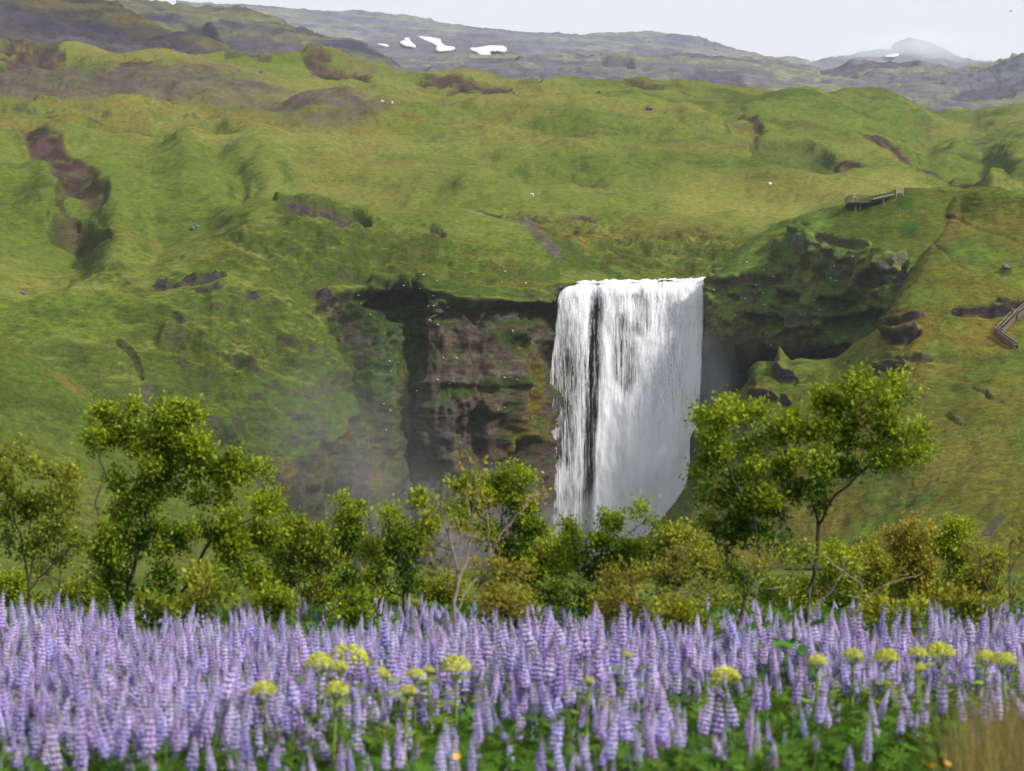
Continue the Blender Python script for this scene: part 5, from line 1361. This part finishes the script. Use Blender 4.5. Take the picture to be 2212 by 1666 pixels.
# ------------------------------------------------------------------ angelica with yellow-green umbels
M_UMBEL = leaf_mat("angelica_umbel", 0.3, 0.6, 0.2)
M_ASTEM = plain_mat("angelica_stem", (0.13, 0.19, 0.03), 0.6, 0.2, 20)
def umbel_mesh(seed, r):
    """dome of many small round umbellets"""
    rng = np.random.default_rng(seed)
    V, Fc, Cc = [], [], []
    n = 70
    for k in range(n):
        z = 1 - (k + .5) / n * 1.15; a = k * 2.39996
        q = math.sqrt(max(0, 1 - z * z))
        d = np.array([q * math.cos(a), q * math.sin(a), z * .82])
        c = d * r * rng.uniform(.88, 1.04); s_ = r * rng.uniform(.15, .20)
        col = np.array([0.50, 0.54, 0.06]) * rng.uniform(.75, 1.25) + np.array([0.12, 0.10, 0.06]) * rng.random()
        for e in range(7):
            b = rng.normal(0, 1, 3) + d * 1.2; b /= np.linalg.norm(b)
            t_ = np.cross(b, [0.2, 0.5, 0.8]); t_ /= np.linalg.norm(t_); u_ = np.cross(b, t_)
            m_ = c + b * s_ * .6; i = len(V); w_ = s_ * .62
            V += [m_ + t_ * w_, m_ + u_ * w_, m_ - t_ * w_, m_ - u_ * w_]; Fc += [(i, i+1, i+2), (i, i+2, i+3)]; Cc += [col * rng.uniform(.85, 1.15)] * 4
    return mesh_np("umbel", np.array(V), np.array(Fc), False, np.clip(np.array(Cc), 0, 1))
def ray_mesh(r, h):
    segs = [((0, 0, -h), (0, 0, -r * 1.1), .011, .009)]
    for k in range(12):
        a = k * 2.4; segs.append(((0, 0, -r * 1.1), (math.cos(a) * r * .7, math.sin(a) * r * .7, r * .1), .004, .002))
    return tubes(segs, 4)
ang = [(735,1412,66,"big domed umbel, tallest of the clump beside the birch"),(690,1420,46,"flat-sided umbel joined to the big domed one"),(755,1432,30,"small umbel tucked under the big domed one"),(708,1478,40,"round pale umbel in the thick of the lupins, nearest to the camera there"),
 (595,1480,44,"yellow umbel farthest from the waterfall"),(815,1448,34,"narrow umbel between the two largest"),(862,1482,28,"low bright umbel under the narrow one"),(895,1446,28,"slim umbel with a lupin crossing it"),(932,1440,20,"smallest pale umbel of the clump"),
 (985,1428,48,"large pale dome, last of the clump towards the fall"),(1578,1452,46,"lone wide umbel below the broad-crowned willow"),(1765,1420,32,"first umbel of the row, ragged and yellow"),(1838,1408,34,"second umbel of the row, half round"),(1903,1410,40,"third umbel of the row, a full dome"),
 (1977,1402,30,"fourth umbel of the row, small and flat"),(2046,1400,48,"largest umbel of the row, fifth along"),(2122,1412,34,"sixth umbel of the row, yellow"),(2176,1416,40,"last umbel of the row by the frame edge"),(1990,1435,22,"small umbel hanging below the fourth of the row"),(1252,1462,18,"tiny green umbel alone among the lupins"),(1350,1405,16,"tiny yellow umbel under the twiggy willow")]
for k, (x, y, wpx, lb) in enumerate(ang):
    h = 1.04 if y < 1440 else 0.97
    Dq = (EYE - h) * F / (y - wpx * .3 - HZ)
    r_ = wpx * .64 * Dq / F
    a = empty("angelica_plant", ((x - 1106) * Dq / F, Dq, -0.02)); a.rotation_euler = (0.05 * math.sin(k * 2), 0.06 * math.cos(k * 3), k)
    tag(a, "angelica: " + lb, "angelica", "angelica among the lupins")
    u = link("umbel", umbel_mesh(700 + k, r_), M_UMBEL, a); u.location = (0, 0, h - r_ * .7)
    V, Fq = ray_mesh(r_, h - r_ * .7 + .03); s_ = link("stem", mesh_np("stem", V, Fq), M_ASTEM, a); s_.location = (0, 0, h - r_ * .7)
    V, Fc, Cc = [], [], []
    rg = np.random.default_rng(800 + k)
    for q in range(44):
        an = rg.random() * 6.28; rr = rg.uniform(.03, .24); hh = rg.uniform(.35, .93) * h
        c = np.array([math.cos(an) * rr, math.sin(an) * rr, hh]); d = np.array([math.cos(an), math.sin(an), .2]); s2 = np.array([-math.sin(an), math.cos(an), 0]); i = len(V); L = rg.uniform(.08, .14)
        V += [c, c + d * L * .5 + s2 * L * .3, c + d * L, c + d * L * .5 - s2 * L * .3]; Fc += [(i, i+1, i+2), (i, i+2, i+3)]; Cc += [np.array([.17, .25, .025]) * rg.uniform(.7, 1.4)] * 4
    link("leaves", mesh_np("leaves", np.array(V), np.array(Fc), False, np.array(Cc)), M_LLEAF, a)

# broad-leaved plant between the trunks
for k, (x, y, D_, lb) in enumerate([(1670, 1370, 20, "big-leaved green plant under the broad-crowned willow"), (1720, 1395, 18, "second big-leaved plant, lower and nearer"), (1640, 1400, 18.6, "third big-leaved plant with drooping leaves")]):
    a = empty("leafy_plant", ((x - 1106) * D_ / F, D_, float(rise(D_)))); tag(a, lb, "plant", "big-leaved plants under the willow")
    V, Fc, Cc = [], [], []
    rg = np.random.default_rng(850 + k)
    for q in range(34):
        an = rg.random() * 6.28; rr = rg.uniform(.05, .36); hh = rg.uniform(.3, .98)
        c = np.array([math.cos(an) * rr, math.sin(an) * rr, hh]); d = np.array([math.cos(an), math.sin(an), rg.uniform(-.5, .7)]); d /= np.linalg.norm(d); s2 = np.array([-math.sin(an), math.cos(an), 0]); i = len(V); L = rg.uniform(.16, .28); u_ = np.cross(d, s2)
        V += [c, c + d * L * .45 + s2 * L * .3 - u_ * .03, c + d * L + np.array([0, 0, -.06]), c + d * L * .45 - s2 * L * .3 - u_ * .03, np.array([0, 0, 0]), np.array([.012, 0, 0])]; Fc += [(i, i+1, i+2), (i, i+2, i+3), (i+4, i+5, i)]; Cc += [np.array([.085, .20, .02]) * rg.uniform(.6, 1.5)] * 6
    link("leaves", mesh_np("leaves", np.array(V), np.array(Fc), False, np.array(Cc)), M_LLEAF, a)

# ------------------------------------------------------------------ grass
M_GRASS = leaf_mat("grass_blades", 0.3, 0.6, 0.2)
def blades(name, label, pos, h, wdt, cols, seed, bend=.35):
    rg = np.random.default_rng(seed)
    n = len(pos)
    a = rg.uniform(0, 6.28, n); d = np.stack([np.cos(a), np.sin(a), a * 0], 1); s_ = np.stack([-np.sin(a), np.cos(a), a * 0], 1)
    h = (h * rg.uniform(.5, 1.15, n))[:, None]; w_ = wdt * rg.uniform(.6, 1.3, n)[:, None]; b = bend * rg.uniform(.1, 1.2, n)[:, None]
    u = np.array([[0, 0, 1.0]])
    V = np.stack([pos - s_ * w_, pos + s_ * w_, pos + u * h * .55 + d * h * b * .3 + s_ * w_ * .8, pos + u * h * .55 + d * h * b * .3 - s_ * w_ * .8, pos + u * h + d * h * b], 1)
    i = np.arange(n)[:, None] * 5
    c = np.array(cols)[rg.integers(0, len(cols), n)] * rg.uniform(.7, 1.3, (n, 1))
    me = mesh_np(name, V.reshape(-1, 3), [i + np.array([0, 1, 2, 3]), i + np.array([3, 2, 4])], False, np.repeat(c, 5, axis=0))
    return tag(link(name, me, M_GRASS), label, kind="stuff")
rg = np.random.default_rng(61)
n = 15000
d3 = np.sqrt(rg.uniform(9.5 ** 2, 34 ** 2, n)); p3 = rg.uniform(-140, 2350, n)
blades("meadow_grass", "green grass growing through the lupin meadow", np.stack([(p3 - 1106) * d3 / F, d3, rise(d3) - .04], 1), .55, .005, [(.06, .12, .02), (.09, .15, .025), (.16, .16, .05)], 62)
n = 2800
d3 = rg.uniform(9.2, 12.6, n); p3 = np.where(rg.random(n) < .62, 2240 - np.abs(rg.normal(0, 85, n)), rg.uniform(1250, 2250, n))
hgt = np.where(p3 > 2040, .96, .58)
pos = np.stack([(p3 - 1106) * d3 / F, d3, np.full(n, -.04)], 1)
blades("dry_grass", "tall straw-coloured dry grass at the near corner of the meadow", pos, hgt, .004, [(.30, .20, .07), (.22, .16, .05), (.14, .14, .04), (.10, .13, .03)], 63, .3)

# a few buttercups low in the near leaves
M_CUP = plain_mat("buttercup_petals", (0.75, 0.42, 0.02), 0.5, 0.1, 30); M_CSTEM = plain_mat("buttercup_stem", (0.08, 0.14, 0.03), 0.6, 0.2, 20)
for k, (x, y, lb) in enumerate([(987, 1637, "orange-yellow buttercup low in the leaves below the pale birch"), (2045, 1652, "buttercup at the foot of the dry grass, nearer to the frame corner"), (1680, 1650, "buttercup in the green below the broad-crowned willow"), (2012, 1658, "lowest buttercup beside the dry grass")]):
    Dq = 9.6; z = EYE + (HZ - y) * Dq / F
    a = empty("buttercup", ((x - 1106) * Dq / F, Dq, 0)); tag(a, lb, "buttercup", "buttercups in the near leaves")
    V, Fc = [(0, 0, 0)], []
    for q in range(5):
        an = q * 1.2566; c_, s_ = math.cos(an), math.sin(an); i = len(V)
        V += [(c_ * .010 - s_ * .009, s_ * .010 + c_ * .009, .004), (c_ * .020, s_ * .020, .012), (c_ * .010 + s_ * .009, s_ * .010 - c_ * .009, .004)]; Fc += [(0, i + 2, i + 1), (0, i + 1, i)]
    me = bpy.data.meshes.new("petals"); me.from_pydata(V, [], Fc); f_ = link("petals", me, M_CUP, a); f_.location = (0, 0, z); f_.rotation_euler = (.7, 0, k)
    V, Fq = tubes([((0, 0, 0), (.01, 0, z * .5), .003, .003), ((.01, 0, z * .5), (0, 0, z), .003, .002)], 4); link("stem", mesh_np("stem", V, Fq), M_CSTEM, a)


# ------------------------------------------------------------------ viewing platform, people, stairs, rocks, birds
M_STEEL = plain_mat("weathered_steel", (0.075, 0.06, 0.055), 0.6, 0.3, 3)
M_WOODD = plain_mat("dark_timber", (0.10, 0.075, 0.06), 0.8, 0.3, 4)
M_RAIL  = plain_mat("pale_handrail", (0.22, 0.205, 0.18), 0.5, 0.15, 4)
def box(V, Fc, a, b):
    i = len(V)
    for z in (a[2], b[2]):
        V += [(a[0], a[1], z), (b[0], a[1], z), (b[0], b[1], z), (a[0], b[1], z)]
    for f in ((0,3,2,1),(4,5,6,7),(0,1,5,4),(1,2,6,5),(2,3,7,6),(3,0,4,7)): Fc.append(tuple(i + q for q in f))
def boxes(name, lst, mat, parent):
    V, Fc = [], []
    for a, b in lst: box(V, Fc, a, b)
    me = bpy.data.meshes.new(name); me.from_pydata(V, [], Fc); me.update()
    return link(name, me, mat, parent)
def beam(name, p, q, r, mat, parent, sides=6):
    V, Fq = tubes([(tuple(p), tuple(q), r, r)], sides)
    return link(name, mesh_np(name, V, Fq, False), mat, parent)

g0 = spot("crag", 1858, 441)
pf = empty("viewing_platform", g0, 0.0)
tag(pf, "steel viewing platform with railings on the hilltop above the crag", "platform")
DK = at(1858, 437, g0.y - 2.5).z - g0.z        # deck height over the turf
w2, dp = 3.0, 1.3
boxes("deck", [((-w2, -3.4, DK - .22), (w2, 2.4, DK))], M_WOODD, pf)
for x in (-1.35, -.35): boxes("support_post", [((x - .18, -2.6, -7), (x + .18, -2.2, DK - .223))], M_STEEL, pf)
boxes("cross_beam", [((-w2 + .1, -2.7, DK - .5), (w2 - .1, -2.4, DK - .224))], M_STEEL, pf)
for k in range(9):
    x = -w2 + .06 + k * (2 * w2 - .12) / 8
    boxes("railing_post", [((x - .05, -3.38, DK + .003), (x + .05, -3.28, DK + 1.2))], M_STEEL, pf)
for k in range(4):
    y = -2.2 + k * 1.3
    for x in (-w2 + .06, w2 - .06): boxes("railing_post", [((x - .05, y - .05, DK + .003), (x + .05, y + .05, DK + 1.2))], M_STEEL, pf)
for z, r in ((1.25, .075), (.8, .045), (.4, .045)):
    beam("rail", (-w2, -3.33, DK + z), (w2, -3.33, DK + z), r, M_STEEL, pf)
    beam("rail", (-w2 + .06, -3.3, DK + z), (-w2 + .06, 2.2, DK + z), r, M_STEEL, pf); beam("rail", (w2 - .06, -3.3, DK + z), (w2 - .06, 2.2, DK + z), r, M_STEEL, pf)
boxes("mesh_panel", [((w2 - 2.4, -3.30, DK + .05), (w2 - .12, -3.28, DK + .35))], M_WOODD, pf)

gp = spot("crag", 1905, 432)
gw = empty("gangway", gp); tag(gw, "sloping grey gangway ending in the turf beside the viewing platform", "gangway")
V = []; Fc = []
for (x, z) in ((-2.2, -.1), (2.2, .9)): V += [(x, -2.2, z + .3), (x, 1.0, z + .5), (x, 1.0, z + .25), (x, -2.2, z + .05)]
Fc = [(0,4,5,1),(1,5,6,2),(2,6,7,3),(3,7,4,0),(0,1,2,3),(4,7,6,5)]
me = bpy.data.meshes.new("walkway"); me.from_pydata(V, [], Fc); link("walkway", me, plain_mat("grating", (.24, .23, .27), .5, .2, 3), gw)
boxes("support_post", [((-.1, -1.9, -3), (.2, -1.6, .55))], M_STEEL, gw)
beam("rail", (-2.2, 1.05, 1.2), (2.2, 1.05, 2.0), .04, M_STEEL, gw)
for x, z in ((-2.1, .42), (0, .9), (2.1, 1.35)): beam("railing_post", (x, 1.05, z - .1), (x, 1.05, z + .75), .035, M_STEEL, gw)

sf = spot("crag", 1941, 424)
fr = empty("information_board", sf); tag(fr, "grey open-framed board standing on the hilltop beyond the platform", "sign")
for x in (-.75, .75): boxes("post", [((x - .07, -.07, -.6), (x + .07, .07, 1.75))], M_RAIL, fr)
boxes("top_bar", [((-.68, -.06, 1.55), (.68, .06, 1.72))], M_RAIL, fr)
boxes("panel", [((-.66, -.02, .55), (.66, .03, 1.45))], plain_mat("grey_panel", (.20, .21, .15), .6, .15, 4), fr)

def person(loc, rz, jacket, trousers, hair, label, hgt=1.74):
    """one continuous skinned body; colours change with height on it"""
    j = {"pel": (0, 0, .95), "bel": (0, 0, 1.10), "che": (0, 0, 1.35), "neck": (0, 0, 1.50), "head": (0, -.01, 1.60), "top": (0, 0, 1.72),
         "hl": (.09, 0, .90), "kl": (.10, -.02, .50), "al": (.10, .02, .09), "tl": (.10, -.14, .05), "hr": (-.09, 0, .90), "kr": (-.11, -.02, .50), "ar": (-.12, .02, .09), "tr": (-.12, -.14, .05),
         "sl": (.18, 0, 1.42), "el": (.25, -.06, 1.16), "wl": (.17, -.28, 1.12), "fl": (.12, -.38, 1.12), "sr": (-.18, 0, 1.42), "er": (-.25, -.06, 1.16), "wr": (-.17, -.28, 1.12), "fr": (-.12, -.38, 1.12)}
    rad = {"pel": .15, "bel": .14, "che": .16, "neck": .06, "head": .095, "top": .07, "hl": .09, "kl": .065, "al": .05, "tl": .04, "sl": .075, "el": .055, "wl": .045, "fl": .04}
    ed = [("pel","bel"),("bel","che"),("che","neck"),("neck","head"),("head","top"),("pel","hl"),("hl","kl"),("kl","al"),("al","tl"),("pel","hr"),("hr","kr"),("kr","ar"),("ar","tr"),("che","sl"),("sl","el"),("el","wl"),("wl","fl"),("che","sr"),("sr","er"),("er","wr"),("wr","fr")]
    ks = list(j); me = bpy.data.meshes.new("person")
    me.from_pydata([j[k] for k in ks], [(ks.index(a), ks.index(b)) for a, b in ed], [])
    o = bpy.data.objects.new("person", me); COL.objects.link(o)
    sk = o.modifiers.new("skin", 'SKIN')
    sv = me.skin_vertices[0].data
    for i, k in enumerate(ks):
        r = rad.get(k) or rad.get(k[:-1] + "l", .05)
        sv[i].radius = (r, r); sv[i].use_root = (k == "pel")
    su = o.modifiers.new("sub", 'SUBSURF'); su.levels = 1; su.render_levels = 1
    m, t, out_ = nodes_of("clothes")
    tc = N(t, "ShaderNodeTexCoord"); sx = N(t, "ShaderNodeSeparateXYZ"); t.links.new(tc.outputs["Object"], sx.inputs[0])
    cr = N(t, "ShaderNodeValToRGB"); cr.color_ramp.interpolation = 'CONSTANT'
    dv = N(t, "ShaderNodeMath", operation='DIVIDE'); dv.inputs[1].default_value = 2.0; t.links.new(sx.outputs[2], dv.inputs[0]); t.links.new(dv.outputs[0], cr.inputs[0])
    el = cr.color_ramp.elements; el[0].position = 0; el[0].color = (.03, .03, .03, 1); el[1].position = .06; el[1].color = (*trousers, 1)
    for p_, c_ in ((.475, jacket), (.755, (.45, .30, .23)), (.835, hair)):
        e = el.new(p_); e.color = (*c_, 1)
    bs = N(t, "ShaderNodeBsdfPrincipled"); bs.inputs["Roughness"].default_value = .8; t.links.new(cr.outputs[0], bs.inputs[0]); t.links.new(bs.outputs[0], out_.inputs[0])
    me.materials.append(m)
    o.location = loc; o.rotation_euler = (0, 0, rz); o.scale = (hgt / 1.79,) * 3
    tag(o, label, "person", "visitors on the viewing platform")
pz = g0.z + DK + .004
person((g0.x - 2.45, g0.y - 2.7, pz), .2, (.25, .05, .05), (.05, .05, .07), (.05, .03, .02), "person in a dark red jacket at the outer corner of the platform")
person((g0.x - 1.55, g0.y - 2.6, pz), -.2, (.42, .45, .62), (.10, .10, .14), (.45, .45, .5), "person in a pale blue hooded jacket leaning on the platform railing")

# stairway down the grassy hill: flights with steps, side boards and handrails
M_STEP = plain_mat("grey_step_boards", (.12, .11, .105), .75, .25, 5)
def flight(a, b, wid, lab, nst, rail=True):
    a, b = Vector(a), Vector(b)
    r = empty("stairway", a); tag(r, lab, "stairway", "wooden stairway on the grassy hill")
    d = b - a; h = Vector((d.x, d.y, 0)).normalized(); s_ = Vector((-h.y, h.x, 0))
    for k in range(nst):
        f = (k + .5) / nst; c_ = d * f
        V = []; Fc = []
        for z in (.02, .16):
            for (u_, v_) in ((-.22, -wid/2), (.22, -wid/2), (.22, wid/2), (-.22, wid/2)):
                p = c_ + h * u_ + s_ * v_; V.append((p.x, p.y, p.z + z))
        for f_ in ((0,3,2,1),(4,5,6,7),(0,1,5,4),(1,2,6,5),(2,3,7,6),(3,0,4,7)): Fc.append(f_)
        me = bpy.data.meshes.new("step"); me.from_pydata(V, [], Fc); link("step", me, M_STEP, r)
    for v_ in (-wid/2 - .06, wid/2 + .06) if rail else ():
        o_ = s_ * v_
        V = []; Fc = [(0,1,3,2),(4,6,7,5),(0,4,5,1),(2,3,7,6),(0,2,6,4),(1,5,7,3)]
        for q in (-.04, .04):
            for p in (Vector((0, 0, 0)), d):
                for z in (-.5, .45):
                    w_ = p + o_ + s_ * q; V.append((w_.x, w_.y, w_.z + z))
        me = bpy.data.meshes.new("side_board"); me.from_pydata(V, [], Fc); link("side_board", me, M_WOODD, r)
        if rail:
            n = max(3, int(d.length / 2.2))
            for k in range(n):
                p = d * (k / (n - 1)) + o_; beam("railing_post", (p.x, p.y, p.z - .3), (p.x, p.y, p.z + 1.05), .05, M_WOODD, r, 4)
            beam("handrail", tuple(o_ + Vector((0, 0, 1.1))), tuple(d + o_ + Vector((0, 0, 1.1))), .065, M_RAIL, r)
def on_nose(px, py): return spot("nose", px, py)
up = Vector((0, -.6, .5))
flight(on_nose(2194, 752) + up, on_nose(2150, 722) + up, 1.0, "short lower flight of the stairway, falling towards the frame edge", 10)
flight(on_nose(2158, 720) + up, on_nose(2188, 693) + up, 1.0, "middle flight of the stairway climbing from the bend", 9)
flight(on_nose(2192, 690) + up, on_nose(2225, 664) + up, 1.0, "topmost flight of the stairway in view", 9)
flight(at(2128, 1160, 300), at(2168, 1112, 312), 1.6, "lower staircase seen through the bare birch", 16, False)

# boulders
M_BOULD = plain_mat("grey_boulder", (.10, .095, .10), .9, .35, 1.2)
def boulder(loc, s, seed, label):
    bm = bmesh.new(); bmesh.ops.create_icosphere(bm, subdivisions=2, radius=1)
    rg = np.random.default_rng(seed); k = rg.normal(0, 1, (7, 3))
    for v in bm.verts:
        p = np.array(v.co); f = 1 + .16 * sum(math.sin(2.2 * float(p @ q)) for q in k) / 2
        v.co = Vector(p * f)
    me = bpy.data.meshes.new("boulder"); bm.to_mesh(me); bm.free()
    o = link("boulder", me, M_BOULD); o.location = Vector(loc) + Vector((0, 0, s[2] * .35)); o.scale = s; o.rotation_euler = (0, 0, seed)
    tag(o, label, "boulder", "boulders on the hillside")
for k, (sh, x, y, s, lb) in enumerate([("hill",416,495,.85,"larger of two boulders side by side on the green shoulder"),("hill",426,493,.7,"smaller boulder touching the larger one on the green shoulder"),("hill",520,480,.4,"small grey stone up the slope from the pair of boulders"),("hill",566,156,1.5,"boulder on the plateau edge near the dark bank"),("hill",675,172,1.6,"boulder at the rounded end of the plateau"),("hill",1296,200,1.4,"flat boulder on the plateau above the fall"),("hill",1402,240,1.6,"dark boulder on the moor above the fall"),("hill",50,635,.7,"dark stone on the near green shoulder"),("nose",2175,582,.9,"dark boulder on the hill above the stairway"),("nose",2132,848,.6,"pale stone lying by the eroded path"),("nose",2013,948,.6,"pale stone beside the broad crown of the willow")]):
    boulder(spot(sh, x, y), (s * .9, s * .7, s * .65), 31 + k, lb)

# sheep far up, birds on the cliffs
M_WOOL = plain_mat("wool", (.72, .70, .64), .9, .1, 3); M_WHITE = plain_mat("white_feathers", (.82, .82, .82), .7, .05, 3); M_GREYF = plain_mat("grey_feathers", (.20, .20, .22), .7, .1, 3)
def sheep(loc, rz, label):
    r = empty("sheep", loc, rz); tag(r, label, "sheep", "sheep grazing on the hill")
    bm = bmesh.new(); bmesh.ops.create_icosphere(bm, subdivisions=2, radius=1)
    for v in bm.verts: v.co = Vector((v.co.x * .6, v.co.y * .3, v.co.z * .32 + .62))
    h_ = bmesh.ops.create_icosphere(bm, subdivisions=1, radius=.16, matrix=Matrix.Translation((.68, 0, .60)))
    for x in (-.36, .36):
        for y in (-.14, .14): bmesh.ops.create_cone(bm, cap_ends=True, segments=5, radius1=.05, radius2=.07, depth=.5, matrix=Matrix.Translation((x, y, .24)))
    me = bpy.data.meshes.new("body"); bm.to_mesh(me); bm.free(); link("body", me, M_WOOL, r)
for k, (x, y, lb) in enumerate([(827,221,"white sheep on the moor above the cliff"),(849,224,"second sheep, just past the white one on the moor"),(1152,424,"lone sheep on the slope above the fall"),(1665,403,"lone sheep on the pasture behind the crag")]):
    sheep(spot("hill", x, y) + Vector((0, 0, .1)), k * 1.3, lb)

def bird_mesh(flying):
    bm = bmesh.new(); bmesh.ops.create_icosphere(bm, subdivisions=2, radius=1)
    for v in bm.verts:
        x = v.co.x; tp = 1 - .5 * abs(x)
        v.co = Vector((x * .26, v.co.y * .10 * tp, v.co.z * .10 * tp + .12 + (.05 * max(0, x))))
    bmesh.ops.create_icosphere(bm, subdivisions=1, radius=.075, matrix=Matrix.Translation((.26, 0, .22)))
    bmesh.ops.create_cone(bm, cap_ends=True, segments=4, radius1=.02, radius2=.004, depth=.09, matrix=Matrix.Translation((.36, 0, .21)) @ Matrix.Rotation(math.pi / 2, 4, 'Y'))
    for s in (-1, 1):
        if flying: pts = [(.14, .05 * s, .16), (-.10, .05 * s, .15), (-.06, .36 * s, .28), (-.12, .72 * s, .22), (.08, .40 * s, .30)]
        else: pts = [(.14, .10 * s, .17), (-.08, .105 * s, .10), (-.36, .03 * s, .10), (-.10, .09 * s, .20)]
        vs = [bm.verts.new(p) for p in pts]; bm.faces.new(vs)
    me = bpy.data.meshes.new("seabird"); bm.to_mesh(me); bm.free()
    return me
BM0, BM1 = bird_mesh(False), bird_mesh(True)
S5 = lambda l: [(737.3 + x / 3, 555.3 + y / 3) for x, y in l]; S6 = lambda l: [(1474.7 + x / 3, 555.3 + y / 3) for x, y in l]
left_b = S5([(110,258),(125,300),(405,192),(508,215),(537,112),(612,155),(595,258),(570,322),(602,325),(683,330),(185,385),(577,405),(577,418),(632,440),(1033,87),(1063,100),(1035,160),(1198,162),(1300,283),(960,380),(1100,478),(1120,485),(579,563),(670,652),(753,658),(845,690),(315,682),(325,745),(627,800),(703,825),(1050,785),(1127,805),(493,868),(278,960),(318,990),(1053,972),(1017,988),(297,1122)])
right_b = S6([(413,32),(530,87),(583,135),(470,182),(205,220),(397,275),(515,235),(522,313),(298,393),(350,385),(976,63),(990,150),(857,280),(887,343),(1285,400),(565,578),(805,452),(1098,5),(955,140)])
for sh, lst, lb in (("hill", left_b, "tiny white seabird perched on the cliff left of the fall"), ("crag", right_b, "tiny white seabird perched on the mossy crag right of the fall")):
    for k, (x, y) in enumerate(lst):
        o = link("seabird", BM0, M_WHITE); p = spot(sh, x, y); o.location = p + Vector((0, -.25, -.02)); o.rotation_euler = (0, 0, k * 1.7); o.scale = (.85,) * 3
        tag(o, lb, "bird", lb.replace("tiny white seabird", "seabirds"))
for x, y, D_, m_, rz, lb in ((1437, 831, 470, M_GREYF, .6, "grey seabird flying before the white water"), (1030, 700, 468, M_WHITE, 2.2, "white seabird gliding past the brown rock face"), (2183, 26, 520, M_GREYF, .3, "bird high in the pale sky")):
    o = link("seabird", BM1, m_); o.location = at(x, y, D_); o.rotation_euler = (.35, 0, rz); o.scale = (1.3,) * 3; tag(o, lb, "bird")
